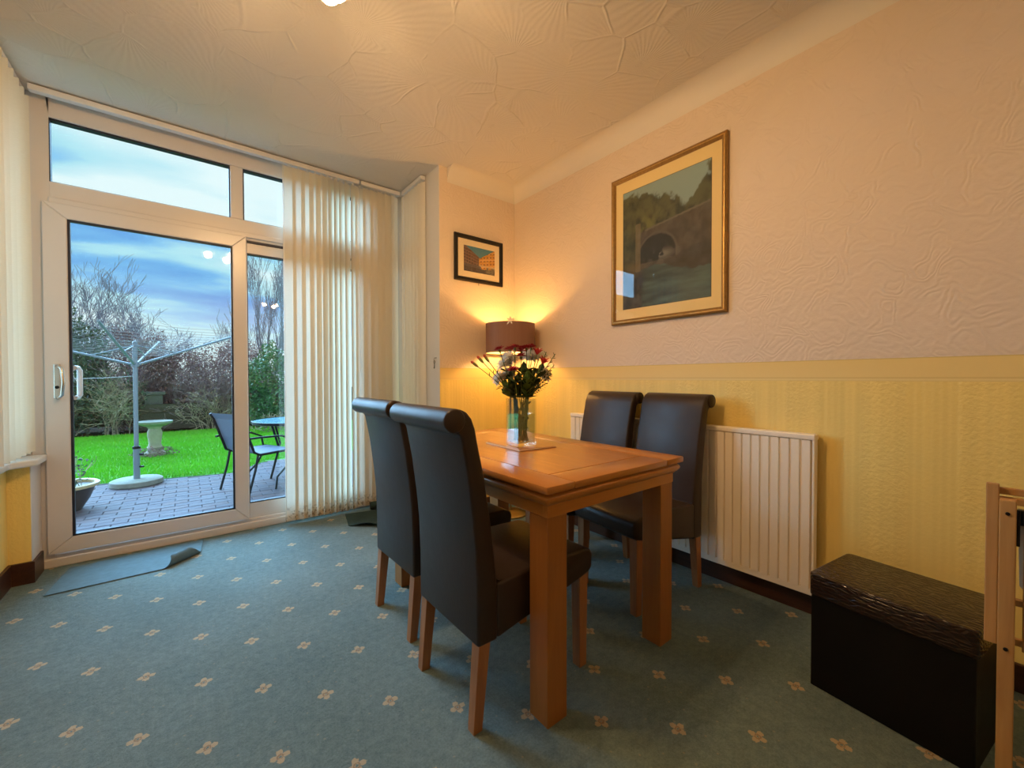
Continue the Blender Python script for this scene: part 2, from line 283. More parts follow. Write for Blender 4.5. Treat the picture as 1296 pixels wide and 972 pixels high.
# ------------------------------------------------------------------ mesh builder
class MB:
    def __init__(s): s.v = []; s.f = []
    def add(s, vs, fs):
        o = len(s.v); s.v += [tuple(v) for v in vs]; s.f += [tuple(i+o for i in f) for f in fs]; return s
    def box(s, x0, x1, y0, y1, z0, z1, rz=0.0, piv=None):
        vs = [Vector((x, y, z)) for z in (z0, z1) for x, y in ((x0, y0), (x1, y0), (x1, y1), (x0, y1))]
        if rz:
            R = Matrix.Rotation(rz, 3, 'Z'); p = Vector(piv) if piv else Vector(((x0+x1)/2, (y0+y1)/2, 0)); vs = [R @ (v-p)+p for v in vs]
        return s.add(vs, [(3, 2, 1, 0), (4, 5, 6, 7), (0, 1, 5, 4), (1, 2, 6, 5), (2, 3, 7, 6), (3, 0, 4, 7)])
    def hexa(s, bot, top): return s.add(list(bot)+list(top), [(3, 2, 1, 0), (4, 5, 6, 7), (0, 1, 5, 4), (1, 2, 6, 5), (2, 3, 7, 6), (3, 0, 4, 7)])
    def tube(s, pts, rads, n=8, caps=True):
        pts = [Vector(p) for p in pts]
        if not hasattr(rads, '__len__'): rads = [rads]*len(pts)
        o = []; fs = []; prev = None
        for i, p in enumerate(pts):
            tg = (pts[min(i+1, len(pts)-1)]-pts[max(i-1, 0)]).normalized()
            if prev is None: a = tg.orthogonal().normalized()
            else:
                a = prev-tg*prev.dot(tg); a = a.normalized() if a.length > 1e-6 else tg.orthogonal().normalized()
            prev = a; b = tg.cross(a)
            for k in range(n): o.append(p+(a*math.cos(2*PI*k/n)+b*math.sin(2*PI*k/n))*rads[i])
        for i in range(len(pts)-1):
            for k in range(n): fs.append((i*n+k, i*n+(k+1) % n, (i+1)*n+(k+1) % n, (i+1)*n+k))
        if caps: fs.append(tuple(range(n-1, -1, -1))); fs.append(tuple((len(pts)-1)*n+k for k in range(n)))
        return s.add(o, fs)
    def lathe(s, prof, n=24, c=(0, 0, 0), caps=True):
        o = []; fs = []
        for r, z in prof:
            for k in range(n): o.append((c[0]+r*math.cos(2*PI*k/n), c[1]+r*math.sin(2*PI*k/n), c[2]+z))
        for i in range(len(prof)-1):
            for k in range(n): fs.append((i*n+k, i*n+(k+1) % n, (i+1)*n+(k+1) % n, (i+1)*n+k))
        if caps: fs.append(tuple(range(n-1, -1, -1))); fs.append(tuple((len(prof)-1)*n+k for k in range(n)))
        return s.add(o, fs)
    def prism(s, poly, axis, a0, a1):
        """poly: 2-D points in the plane normal to axis (x: (y,z); y: (x,z); z: (x,y))"""
        def P(q, a): return (a, q[0], q[1]) if axis == 'x' else (q[0], a, q[1]) if axis == 'y' else (q[0], q[1], a)
        n = len(poly); vs = [P(q, a0) for q in poly]+[P(q, a1) for q in poly]
        fs = [tuple(range(n-1, -1, -1)), tuple(range(n, 2*n))]+[(i, (i+1) % n, n+(i+1) % n, n+i) for i in range(n)]
        return s.add(vs, fs)
    def frame(s, x0, x1, z0, z1, wl, wr, wb, wt, y0, y1):
        s.box(x0, x0+wl, y0, y1, z0, z1); s.box(x1-wr, x1, y0, y1, z0, z1); s.box(x0+wl, x1-wr, y0, y1, z0, z0+wb); s.box(x0+wl, x1-wr, y0, y1, z1-wt, z1); return s
    def sphere(s, c, r, n=10, m=6, sz=1.0):
        prof = [(max(1e-4, r*math.sin(PI*i/m)), -r*sz*math.cos(PI*i/m)) for i in range(m+1)]
        return s.lathe(prof, n, c)
    def leaf(s, base, tip, width, nrm, fold=0.15):
        b, t = Vector(base), Vector(tip); d = t-b; side = d.cross(Vector(nrm)); side = side.normalized() if side.length > 1e-9 else d.orthogonal().normalized(); upv = side.cross(d).normalized()
        L = d.length
        def q(f, k, h): return b+d*f+side*width*k+upv*h*L
        vs = [b, q(0.3, 0.42, fold*.4), q(0.62, 0.45, fold*.5), t, q(0.62, -0.45, fold*.5), q(0.3, -0.42, fold*.4), q(0.45, 0, 0)]
        return s.add(vs, [(0, 1, 6), (1, 2, 6), (2, 3, 6), (3, 4, 6), (4, 5, 6), (5, 0, 6)])
    def obj(s, name, m, parent=None, smooth=None, bevel=0.0, seg=2, fixn=False):
        me = bpy.data.meshes.new(name); me.from_pydata(s.v, [], s.f)
        if fixn:
            bm = bmesh.new(); bm.from_mesh(me); bmesh.ops.recalc_face_normals(bm, faces=bm.faces); bm.to_mesh(me); bm.free()
        if bevel:
            bm = bmesh.new(); bm.from_mesh(me); bmesh.ops.remove_doubles(bm, verts=bm.verts, dist=1e-6)
            bmesh.ops.recalc_face_normals(bm, faces=bm.faces)
            es = [e for e in bm.edges if len(e.link_faces) == 2 and e.calc_face_angle(0) > 0.5]
            bmesh.ops.bevel(bm, geom=es, offset=bevel, segments=seg, profile=0.5, affect='EDGES', clamp_overlap=True); bm.to_mesh(me); bm.free()
        me.update()
        if smooth: me.shade_smooth(); me.set_sharp_from_angle(angle=smooth)
        o = bpy.data.objects.new(name, me); C.objects.link(o)
        if m: me.materials.append(m)
        if parent: o.parent = parent
        return o
def tag(o, label=None, cat=None, group=None, kind=None):
    for k, v in (('label', label), ('category', cat), ('group', group), ('kind', kind)):
        if v: o[k] = v
    return o
def thing(name, label, cat, loc=(0, 0, 0), rz=0.0, group=None):
    o = bpy.data.objects.new(name, None); C.objects.link(o); o.location = loc; o.rotation_euler = (0, 0, rz); o.empty_display_size = 0.1
    return tag(o, label, cat, group)
def struct(o): o['kind'] = 'structure'; return o
def kids(o): return [c for c in C.objects if c.parent == o]
def dup(o, loc=None, rz=None, label=None, parent=None):
    ch = kids(o); c = o.copy(); C.objects.link(c)
    if parent: c.parent = parent
    if loc is not None: c.location = loc
    if rz is not None: c.rotation_euler = (0, 0, rz)
    if label: c['label'] = label
    for k in ch: dup(k, parent=c)
    return c
SM = 0.6

# ================================================================== ROOM SHELL
XW, YF, YB, ZC = 2.27, 2.82, 3.53, 2.73       # right wall, far wall, bay front, ceiling
XL, YK = -1.75, -2.3                            # left wall, wall behind the camera
XB0, XB1 = -0.75, 1.53                          # bay sides
fl = MB(); fl.add([(XL, YK, 0), (XW, YK, 0), (XW, YF, 0), (XB1, YF, 0), (XB1, YB+0.02, 0), (XB0, YB+0.02, 0), (XB0, YF, 0), (XL, YF, 0)], [tuple(range(8))])
fl.add([(XL, YK, -0.08), (XL, YF, -0.08), (XB0, YF, -0.08), (XB0, YB+.02, -0.08), (XB1, YB+.02, -0.08), (XB1, YF, -0.08), (XW, YF, -0.08), (XW, YK, -0.08)], [tuple(range(8))])
floor = struct(fl.obj('floor', CARPET))
ceiling = struct(MB().box(XL-.1, XW+.1, YK-.1, YB+.12, ZC, ZC+.12).obj('ceiling', ARTEX))
wr = struct(MB().box(XW, XW+.12, YK-.1, YF+.12, 1.178, ZC).obj('wall_right', PAPER_UP))
MB().box(XW, XW+.12, YK-.1, YF+.12, -.08, 1.083).obj('lower_wallpaper', PAPER_LO, wr)
MB().box(XW-.0015, XW+.12, YK-.1, YF-.0015, 1.083, 1.178).obj('paper_border', BORDER, wr)
wf = struct(MB().box(XB1, XW, YF, YF+.12, 1.178, ZC).obj('wall_far', PAPER_UP))
MB().box(XB1, XW, YF, YF+.12, -.08, 1.083).obj('lower_wallpaper', PAPER_LO, wf)
MB().box(XB1, XW-.0015, YF-.0015, YF+.12, 1.083, 1.178).obj('paper_border', BORDER, wf)
wj = struct(MB().box(XB1, XB1+.12, YF+.12, YF+.24, -.08, ZC).obj('wall_bay_right', JAMB))
MB().box(XB1-.003, XB1, YF+.002, YF+.24, 0.0, ZC).obj('plaster_reveal', JAMB, wj)
struct(MB().box(XL-.12, XL, YK-.1, YF, -.08, ZC).obj('wall_left', PLASTER))
struct(MB().box(XL-.12, XB0, YF, YF+.12, -.08, ZC).obj('wall_bay_left', PLASTER))
struct(MB().box(XL, XW, YK-.12, YK, -.08, ZC).obj('wall_back', PLASTER))
# cornice
prof = [(0, 0), (0, -.11)]+[(.10*(1-math.cos(a)), -.11*(1-math.sin(a))) for a in [PI/2*i/8 for i in range(1, 8)]]+[(.10, 0)]
def cove_right():
    mb = MB(); mb.prism([(XW-x if False else XW-p[0], ZC+p[1]) for p in prof], 'y', YK, YF); return mb
c1 = MB(); n = len(prof)
rows = []
for (ax, y) in (('r', YK), ('c', None)):
    for p in prof: rows.append((XW-p[0], YK if ax == 'r' else YF-p[0], ZC+p[1]))
c1.add(rows, [(i, i+1, n+i+1, n+i) for i in range(n-1)]); struct(c1.obj('trim_1', COVE, smooth=SM, fixn=True))
c2 = MB(); rows = [(XW-p[0], YF-p[0], ZC+p[1]) for p in prof]+[(1.60, YF-p[0], ZC+p[1]) for p in prof]
c2.add(rows, [(i, i+1, n+i+1, n+i) for i in range(n-1)]+[tuple(range(n, 2*n))]); struct(c2.obj('trim_2', COVE, smooth=SM, fixn=True))
struct(MB().box(XW-.016, XW, YK, YF, 0, .10).obj('baseboard_right', MAHOG, bevel=.004))
struct(MB().box(XB1-.014, XW-.016, YF-.016, YF, 0, .10).obj('baseboard_far', MAHOG, bevel=.004))
struct(MB().box(XB1-.017, XB1-.003, YF, YF+.24, 0, .10).obj('baseboard_bay_right', MAHOG, bevel=.004))

# ---- bay left: low wall, pier, sill, side window
wl = struct(MB().box(XB0-.12, XB0, YF+.12, YB+.10, -.08, .63).obj('wall_bay_side', PAPER_LO))
MB().box(XB0, -0.667, 3.335, YB, 0.0, .63).obj('pier', PAPER_LO, wl)
MB().box(-0.667, -0.664, 3.333, YB-.004, .0, .63).obj('corner_bead', PAINT, wl)
struct(MB().box(XB0, XB0+.014, YF, 3.32, 0, .115).box(XB0, -.653, 3.32, 3.335, 0, .115).box(-.667, -.653, 3.335, YB-.03, 0, .115).obj('baseboard_left', MAHOG))
w2 = struct(MB().box(XB0-.11, XB0-.05, YF+.12, YB, .68, .76).box(XB0-.11, XB0-.05, YF+.12, YB, 2.63, ZC).box(XB0-.11, XB0-.05, YF+.12, YF+.19, .76, 2.63).box(XB0-.11, XB0-.05, YB-.07, YB, .76, 2.63).obj('window_2', UPVC, bevel=.004))
MB().box(XB0-.088, XB0-.076, YF+.19, YB-.07, .76, 2.63).obj('pane', PANE, w2)
sill = MB().prism([(XB0-.11, YF+.121), (-.715, YF+.121), (-.715, 3.235), (-.63, 3.30), (-.63, YB-.035), (XB0-.11, YB-.035)], 'z', .632, .668).obj('window_sill', PAINT, w2, bevel=.008)
# ---- bay right: low wall + side window behind the blind
wbs = struct(MB().box(XB1, XB1+.12, YF+.24, YB+.10, -.08, .60).obj('wall_bay_low', JAMB))
w3 = struct(MB().box(XB1+.03, XB1+.09, YF+.24, YB, .60, .68).box(XB1+.03, XB1+.09, YF+.24, YB, 2.63, ZC).box(XB1+.03, XB1+.09, YF+.24, YF+.30, .68, 2.63).box(XB1+.03, XB1+.09, YB-.06, YB, .68, 2.63).box(XB1+.03, XB1+.09, YF+.30, YB-.06, 2.08, 2.20).obj('window_3', UPVC, bevel=.004))
MB().box(XB1+.055, XB1+.065, YF+.30, YB-.06, .68, 2.08).obj('pane', PANE, w3); MB().box(XB1+.055, XB1+.065, YF+.30, YB-.06, 2.20, 2.63).obj('pane', PANE, w3)
struct(MB().box(XB0-.12, -.70, YB, YB+.10, -.08, ZC).box(1.28, XB1+.12, YB, YB+.10, -.08, ZC).obj('wall_bay_front', JAMB))

# ---- patio door with top lights
d1 = MB(); y0, y1 = YB, YB+.07
d1.box(-.70, -.615, y0, y1, 0, ZC); d1.box(1.20, 1.28, y0, y1, 0, ZC)
d1.box(-.615, 1.20, y0, y1, 2.612, ZC); d1.box(-.615, 1.20, y0, y1, 2.10, 2.243); d1.box(.256, .331, y0, y1, 2.243, 2.612); d1.box(-.615, 1.20, y0, y1, 0.0, .072)
door = struct(d1.obj('door_1', UPVC, bevel=.006))
MB().box(-.615, 1.20, y0-.018, y0, 2.115, 2.150).obj('transom_bead', UPVC, door, bevel=.006)
MB().box(-.70, 1.28, y0-.022, y0, 0, .05).obj('threshold', UPVC, door, bevel=.006)
MB().frame(-.615, .256, 2.243, 2.612, .008, .008, .004, .012, y0+.012, y0+.05).frame(.331, 1.20, 2.243, 2.612, .008, .008, .004, .012, y0+.012, y0+.05).obj('top_light_gasket', GASKET, door)
MB().box(-.607, .248, y0+.03, y0+.036, 2.247, 2.60).obj('top_light_pane', PANE, door); MB().box(.339, 1.192, y0+.03, y0+.036, 2.247, 2.60).obj('top_light_pane', PANE, door)
# fixed right leaf
MB().box(.31, .352, y0+.012, y0+.05, .072, 2.10).box(1.12, 1.20, y0+.012, y0+.05, .072, 2.10).box(.352, 1.12, y0+.012, y0+.05, .072, .182).box(.352, 1.12, y0+.012, y0+.05, 2.012, 2.085).obj('fixed_leaf_frame', UPVC, door, bevel=.004)
MB().frame(.352, 1.12, .182, 2.012, .004, .006, .008, .010, y0+.014, y0+.05).box(.352, 1.12, y0+.002, y0+.04, 2.086, 2.10).obj('fixed_leaf_gasket', GASKET, door)
MB().box(.356, 1.114, y0+.03, y0+.036, .190, 2.002).obj('fixed_leaf_pane', PANE, door)
# sliding left leaf, in front: four mitred members
ys0, ys1 = YB-.026, YB+.010
def member(a, b_, c, d_): return MB().hexa([(p[0], ys0, p[1]) for p in (a, b_, c, d_)], [(p[0], ys1, p[1]) for p in (a, b_, c, d_)])
O = ((-.640, .078), (.345, .078), (.345, 2.118), (-.640, 2.118)); I = ((-.540, .166), (.262, .166), (.262, 2.034), (-.540, 2.034))
for k, nm in enumerate(('bottom_rail', 'stile', 'top_rail', 'stile')):
    j = (k+1) % 4; member(O[k], O[j], I[j], I[k]).obj(nm, UPVC, door, bevel=.005, fixn=True)
MB().frame(-.540, .262, .166, 2.034, .011, .011, .011, .011, YB-.018, YB+.006).obj('sash_gasket', GASKET, door)
MB().box(-.529, .251, YB-.012, YB-.006, .177, 2.023).obj('sash_pane', PANE, door)
hb = MB().box(-.603, -.575, ys0-.006, ys0, .985, 1.185).obj('handle_plate', CHROME, door, bevel=.003)
MB().tube([(-.589, ys0-.004, 1.172), (-.580, ys0-.05, 1.172), (-.562, ys0-.062, 1.155), (-.556, ys0-.064, 1.08), (-.562, ys0-.062, 1.005), (-.580, ys0-.05, .988), (-.589, ys0-.004, .988)], .0085, 8).obj('pull_handle', CHROME, hb, smooth=1.0)
MB().tube([(-.589, ys0-.012, 1.05), (-.589, ys0, 1.05)], .009, 10).obj('keyhole', BLACKM, hb)
MB().tube([(-.525, ys1+.0, 1.165), (-.518, ys1+.045, 1.165), (-.510, ys1+.05, 1.15), (-.510, ys1+.05, 1.0), (-.518, ys1+.045, .985), (-.525, ys1, .985)], .013, 8).obj('outside_handle', PAINT, hb, smooth=1.0)
struct(MB().box(XB0-.3, XB1+.3, YB+.10, YB+.16, ZC-.03, ZC+.12).obj('trim_3', UPVC))

# ================================================================== BLINDS
def blind(name, label, axis, rail0, rail1, rail_c, vanes, zb, zt=2.675, width=.088):
    tx = thing(name, label, 'blind')
    if axis == 'x': MB().box(rail0, rail1, rail_c-.022, rail_c+.022, 2.688, 2.722).obj('headrail', PAINT, tx, bevel=.006)
    else: MB().box(rail_c-.022, rail_c+.022, rail0, rail1, 2.688, 2.722).obj('headrail', PAINT, tx, bevel=.006)
    for (x, y, a) in vanes:
        mb = MB(); c, s_ = math.cos(a), math.sin(a); N = 6; vs = []
        for z in (zb, zt):
            for k in range(N+1):
                f = (k/N-.5)*width; bow = .006*(1-(2*k/N-1)**2)
                vs.append((x+f*c-bow*s_, y+f*s_+bow*c, z))
        mb.add(vs, [(k, k+1, N+1+k+1, N+1+k) for k in range(N)])
        v = mb.obj('vane', VANE, tx, smooth=1.2)
        MB().box(x-.006, x+.006, y-.002, y+.002, zt-.004, 2.690).obj('hook', PAINT, v)
    return tx
va = [(.612, 3.440, .03), (.676, 3.434, .03), (.736, 3.440, .06), (.790, 3.434, .12), (.836, 3.440, .25), (.876, 3.436, .45), (.912, 3.440, .72), (.950, 3.436, .80), (.990, 3.440, .80), (1.032, 3.436, .80), (1.080, 3.440, .80)]
bl = blind('vertical_blind', 'cream vertical blind drawn back beside the patio door', 'x', -.668, 1.125, 3.44, va, .025)
MB().tube([(.572, 3.425, 2.68), (.572, 3.425, .04)], .0025, 5).obj('bead_chain', PAINT, bl)
MB().tube([(1.115, 3.40, 2.68), (1.115, 3.40, 1.15)], .002, 5).obj('cord', PAINT, bl)
va = [(1.135, 3.455, .35), (1.195, 3.445, .35), (1.255, 3.445, .38), (1.315, 3.440, .4), (1.375, 3.440, .42), (1.43, 3.440, .5)]
blind('vertical_blind', 'narrow pale vertical blind in the far right corner of the bay', 'x', 1.135, 1.475, 3.44, va, .03)
va = [(1.500, 3.375-.062*i, PI/2+.35) for i in range(6)]
bl3 = blind('vertical_blind', 'pale vertical blind along the short right side of the bay', 'y', 3.03, 3.412, 1.50, va, .62)
MB().tube([(1.478, 3.36, 2.68), (1.478, 3.36, 1.2)], .002, 5).obj('cord', PAINT, bl3)
va = [(-.715, 3.465-.085*i, .25) for i in range(7)]
blind('vertical_blind', 'pale vertical blind above the left window sill', 'y', 2.96, 3.51, -.715, va, .69)

# ================================================================== DINING TABLE
tb = thing('dining_table', 'honey oak dining table with moulded edge and square legs', 'table', (1.228, 1.519, 0))
hx, hy = .39, .631; zt = .772; gx, gy = .122, .122; g = .0012
for sx in (-1, 1):
    a, b_ = sorted((sx*hx, sx*(hx-gx)))
    MB().box(a+(g if sx > 0 else 0), b_-(g if sx < 0 else 0), -hy, hy, zt-.024, zt).obj('frame_board', W_Y, tb, bevel=.005, smooth=SM)
for sy in (-1, 1):
    a, b_ = sorted((sy*hy, sy*(hy-gy)))
    MB().box(-hx+gx+g, hx-gx-g, a+(g if sy > 0 else 0), b_-(g if sy < 0 else 0), zt-.024, zt).obj('frame_board', W_X, tb, bevel=.005, smooth=SM)
for k in range(4):
    w_ = (2*(hx-gx)-.004)/4; x0 = -hx+gx+.002+k*w_
    MB().box(x0, x0+w_-.0006, -hy+gy+.002, hy-gy-.002, zt-.024, zt-.0008).obj('plank', W_Y, tb, bevel=.0008, seg=1)
# moulding under the top: swept profile ring
mp = [(-.001, .7485), (.013, .746), (.0155, .740), (.0085, .735), (.0065, .728), (.0085, .720), (.015, .712), (.022, .706), (.0265, .702)]
mv = []; 
for ins, z in mp:
    for sx, sy in ((-1, -1), (1, -1), (1, 1), (-1, 1)): mv.append((sx*(hx-.004-ins), sy*(hy-.004-ins), z))
MB().add(mv, [(i*4+k, i*4+(k+1) % 4, (i+1)*4+(k+1) % 4, (i+1)*4+k) for i in range(len(mp)-1) for k in range(4)]).obj('edge_moulding', W_X, tb, smooth=.9, fixn=True)
ax, ay = hx-.0305, hy-.0305
for sy in (-1, 1): y_ = sorted((sy*ay, sy*(ay-.022))); MB().box(-ax, ax, *y_, .664, .747).obj('apron', W_X, tb, bevel=.002)
for sx in (-1, 1): x_ = sorted((sx*ax, sx*(ax-.022))); MB().box(*x_, -ay+.022, ay-.022, .664, .747).obj('apron', W_Y, tb, bevel=.002)
for sx in (-1, 1):
    for sy in (-1, 1):
        x_ = sorted((sx*(ax-.002), sx*(ax-.088))); y_ = sorted((sy*(ay-.002), sy*(ay-.088)))
        MB().box(*x_, *y_, 0, .664).obj('leg', W_Z, tb, bevel=.003)

# ================================================================== CHAIRS
def make_chair():
    t_ = thing('dining_chair', '', 'chair', (0, 0, 0), 0, 'leather dining chairs around the table')
    H = .200
    rc, rz_, rr = -.080, .974, .036
    rear = [(.0, .268), (.0, .43), (-.005, .57), (-.016, .68), (-.032, .80), (-.045, .87), (-.056, .925)]+[(rc+(rr+.001)*math.cos(a), rz_+(rr+.001)*math.sin(a)) for a in [math.radians(d) for d in (-75, -110, -150, -190, -230, -265)]]
    front = [(-.056, 1.006), (-.036, .998), (-.018, .976), (-.006, .945), (.003, .90), (.026, .80), (.050, .652), (.070, .50), (.076, .43), (.076, .268)]
    bk = MB().prism(rear+front, 'y', -H, H).obj('backrest', LEATHER, t_, smooth=.8, bevel=.010, seg=3)
    # rolled top
    rp = [(rr*1.0*(1-(1-f)**2)**.5 if f < 1 else rr) for f in (.45, .75, .92, 1.0)]
    pts = []; rad = []
    for i, r in enumerate(rp): pts.append((rc, -H-.006+.010*i/3, rz_)); rad.append(r)
    for i, r in enumerate(reversed(rp)): pts.append((rc, H+.006-.010*(3-i)/3, rz_)); rad.append(r)
    MB().tube(pts, rad, 20).obj('rolled_top', LEATHER, t_, smooth=.9)
    MB().prism([(.070, .272), (.46, .345), (.505, .356), (.525, .372), (.528, .425), (.515, .446), (.48, .456), (.25, .462), (.070, .452)], 'y', -H-.004, H+.004).obj('seat', LEATHER, t_, smooth=.8, bevel=.016, seg=3)
    MB().tube([(.082, -H, .4535), (.082, H, .4535)], .0028, 6).obj('piping', LEATHER, t_)
    for sy in (-1, 1):
        yc = sy*.176
        def q(cx, cy, h, z): return [(cx-h, cy-h, z), (cx+h, cy-h, z), (cx+h, cy+h, z), (cx-h, cy+h, z)]
        MB().hexa(q(.003, yc, .0165, 0), q(.030, yc, .0215, .305)).obj('leg', W_LEG, t_, bevel=.002)
        MB().hexa(q(.482, yc, .0185, 0), q(.480, yc, .0225, .365)).obj('leg', W_LEG, t_, bevel=.002)
    return t_
ch = make_chair(); ch.location = (.690, 1.238, 0); ch['label'] = 'dark leather dining chair nearest the camera, its tall back in front of the table'
dup(ch, (.722, 1.772, 0), math.radians(1), 'dark leather dining chair seen from behind, half hidden, second along nearest the patio door')
dup(ch, (2.118, 1.250, 0), math.radians(174.5), 'dark leather dining chair against the radiator, facing the room, its right side in full view')
dup(ch, (2.118, 1.690, 0), math.radians(175.5), 'dark leather dining chair on the wall side, nearest the flower vase and corner lamp')

# ================================================================== TABLE TOP THINGS
pm = thing('placemat', 'wooden placemat with a pale edge under the glass vase', 'placemat', (1.2655, 1.533, .7722), math.radians(-4))
MB().box(-.106, .106, -.145, .145, 0, .0055).obj('edge', mat('pale mat edge', (0.62, 0.42, 0.26), .5), pm, bevel=.001)
MB().box(-.099, .099, -.138, .138, .0055, .0068).obj('board', wood('mat veneer', (0.28, 0.09, 0.025), (0.42, 0.16, 0.05), 1, .3), pm)
VX, VY, VZ = 1.243, 1.497, .7792
vs = thing('glass_vase', 'tall square clear glass vase holding the bouquet on the table', 'vase', (VX, VY, VZ), math.radians(-6))
hw = .0515; th = .005; vh = .222
vv = []
for h_, z in ((hw-.002, 0), (hw, .004), (hw, vh)):
    vv += [(-h_, -h_, z), (h_, -h_, z), (h_, h_, z), (-h_, h_, z)]
for h_, z in ((hw-th, vh), (hw-th, .016)):
    vv += [(-h_, -h_, z), (h_, -h_, z), (h_, h_, z), (-h_, h_, z)]
MB().add(vv, [(3, 2, 1, 0)]+[(i*4+k, i*4+(k+1) % 4, (i+1)*4+(k+1) % 4, (i+1)*4+k) for i in range(4) for k in range(4)]+[(16, 17, 18, 19)]).obj('glass', VASEG, vs)
MB().box(-hw+th+.0006, hw-th-.0006, -hw+th+.0006, hw-th-.0006, .0166, .150).obj('water', WATER, vs)

def stem_pts(head, k):
    ang = k*2.399; r = .016+.018*((k*7) % 3)/2
    b_ = Vector((VX-(head[0]-VX)*.03+r*math.cos(ang), VY-(head[1]-VY)*.03+r*math.sin(ang), VZ+.020))
    dr = Vector((head[0]-VX, head[1]-VY, 0)); l = max(dr.length, 1e-4); lim = min(l, .036)
    m_ = Vector((VX, VY, VZ+vh+.004))+dr/l*lim
    h_ = Vector(head); c = [b_, b_.lerp(m_, .5), m_, m_.lerp(h_, .5)+Vector((0, 0, .008)), h_]
    return c
cnt = [0]
def flower(name, label, group, head, kind):
    cnt[0] += 1; k = cnt[0]; head = Vector(head)
    o = thing(name, label, 'flower', (0, 0, 0), 0, group); o.location = (VX, VY, VZ); off = Vector((VX, VY, VZ))
    pts = [p-off for p in stem_pts(head, k)]; hd = head-off
    MB().tube(pts, [.0022, .0022, .0021, .0019, .0018], 5).obj('stem', STEMG, o, smooth=1.0)
    axd = (pts[-1]-pts[-2]).normalized()
    rnd = random.Random(k)
    a = axd.orthogonal().normalized(); bb = axd.cross(a)
    def dirv(th_, el): return (a*math.cos(th_)+bb*math.sin(th_))*math.cos(el)+axd*math.sin(el)
    if kind == 'bud':
        mb = MB().tube([hd-axd*.022, hd-axd*.012, hd+axd*.004, hd+axd*.012], [.003, .0065, .007, .0055], 8); mb.obj('calyx', mat('bud calyx', (0.16, 0.17, 0.05), .5), o, smooth=1.0)
        MB().tube([hd+axd*.008, hd+axd*.016, hd+axd*.023], [.0062, .0072, .0025], 8).obj('bloom', BUDP, o, smooth=1.0)
        for i in (1, 2): p = pts[2].lerp(hd, .3*i); MB().leaf(p, p+dirv(i*2.0, .5)*.035, .008, axd).obj('leaf', LEAFG, o)
    elif kind == 'red':
        mb = MB()
        for ring, (n_, el, L) in enumerate(((10, .15, .030), (9, .6, .026), (6, 1.05, .018))):
            for i in range(n_):
                d_ = dirv(2*PI*i/n_+ring*.4+rnd.random()*.3, el+rnd.uniform(-.15, .15)); mb.leaf(hd, hd+d_*L, .012, axd, .25)
        mb.obj('bloom', REDP, o)
        MB().tube([hd-axd*.018, hd-axd*.002], [.003, .008], 7).obj('calyx', mat('bud calyx', (0.16, 0.17, 0.05), .5), o)
        p = pts[3]; MB().leaf(p, p+dirv(1.0, .6)*.05, .02, axd).obj('leaf', LEAFG, o); MB().leaf(p, p+dirv(4.0, .3)*.045, .02, axd).obj('leaf', LEAFG, o)
    elif kind == 'white':
        mb = MB(); R_ = .050
        for ring, (n_, el, L) in enumerate(((12, -.35, R_), (12, .05, R_), (10, .45, R_*.92), (8, .85, R_*.75), (5, 1.2, R_*.55))):
            for i in range(n_):
                d_ = dirv(2*PI*i/n_+ring*.27+rnd.random()*.25, el+rnd.uniform(-.15, .15)); mb.leaf(hd, hd+d_*L*rnd.uniform(.85, 1.1), .021, axd, .22)
        mb.obj('bloom', WHT, o); MB().sphere(hd+axd*.008, .006, 8, 5).obj('centre', YEL, o)
        p = pts[3]; MB().leaf(p, p+dirv(.5, .2)*.06, .026, axd).obj('leaf', LEAFG, o); MB().leaf(p, p+dirv(3.3, .4)*.055, .024, axd).obj('leaf', LEAFG, o)
    elif kind == 'alst':
        mb = MB()
        for i in range(6): d_ = dirv(2*PI*i/6, .65+.2*(i % 2)); mb.leaf(hd-axd*.012, hd+d_*.036, .017, axd, .3)
        mb.obj('bloom', SCAR, o)
        mb = MB()
        for i in range(4): mb.tube([hd, hd+dirv(i*1.5, 1.1)*.030], .0006, 4)
        mb.obj('stamens', YEL, o)
        p = pts[3]; MB().leaf(p, p+dirv(2.0, .4)*.06, .016, axd).obj('leaf', LEAFB, o)
    elif kind == 'foliage':
        mb = MB()
        for i in range(9):
            p = pts[2].lerp(hd, .06+i*.10); d_ = dirv(i*2.4, .55); d_.z += .35; mb.leaf(p, p+d_.normalized()*rnd.uniform(.045, .07), .040, axd, .2)
        mb.leaf(hd, hd+axd*.05, .03, a)
        for i in range(4): d_ = dirv(i*1.6+k, .2); d_.z = .12+.2*rnd.random(); mb.leaf(pts[2], pts[2]+d_.normalized()*rnd.uniform(.03, .045), .028, axd, .2)
        for f in (.25, .5, .7, .85):
            p = pts[0].lerp(pts[2], f); q_ = Vector((rnd.uniform(-1, 1), rnd.uniform(-1, 1), .5)); e_ = p+q_*.03; e_.x = max(-.034, min(.034, e_.x)); e_.y = max(-.034, min(.034, e_.y)); mb.leaf(p, e_, .014, axd)
        mb.obj('leaves', LEAFB if k % 4 == 0 else LEAFG, o)['kind'] = 'stuff'
    elif kind == 'sprig':
        mb = MB()
        for i in range(22):
            p = pts[2].lerp(hd, .25+i*.034); mb.leaf(p, p+dirv(i*2.2, .5)*.020, .007, axd, .1)
        mb.obj('leaves', SPRIG, o)
    return o
for i, (p, lb) in enumerate((([1.086, 1.657, 1.166], 'coral carnation bud on the lowest left stem of the bouquet'), ([1.096, 1.623, 1.187], 'coral carnation bud, middle of the three reaching left from the vase'), ([1.108, 1.589, 1.192], 'coral carnation bud, highest and rightmost of the three reaching left'))): flower('carnation_bud', lb, 'carnation buds', p, 'bud')
ORD = ['leftmost', 'second from the left', 'third from the left', 'fourth from the left', 'fifth from the left', 'sixth from the left', 'seventh from the left', 'eighth from the left', 'ninth from the left']
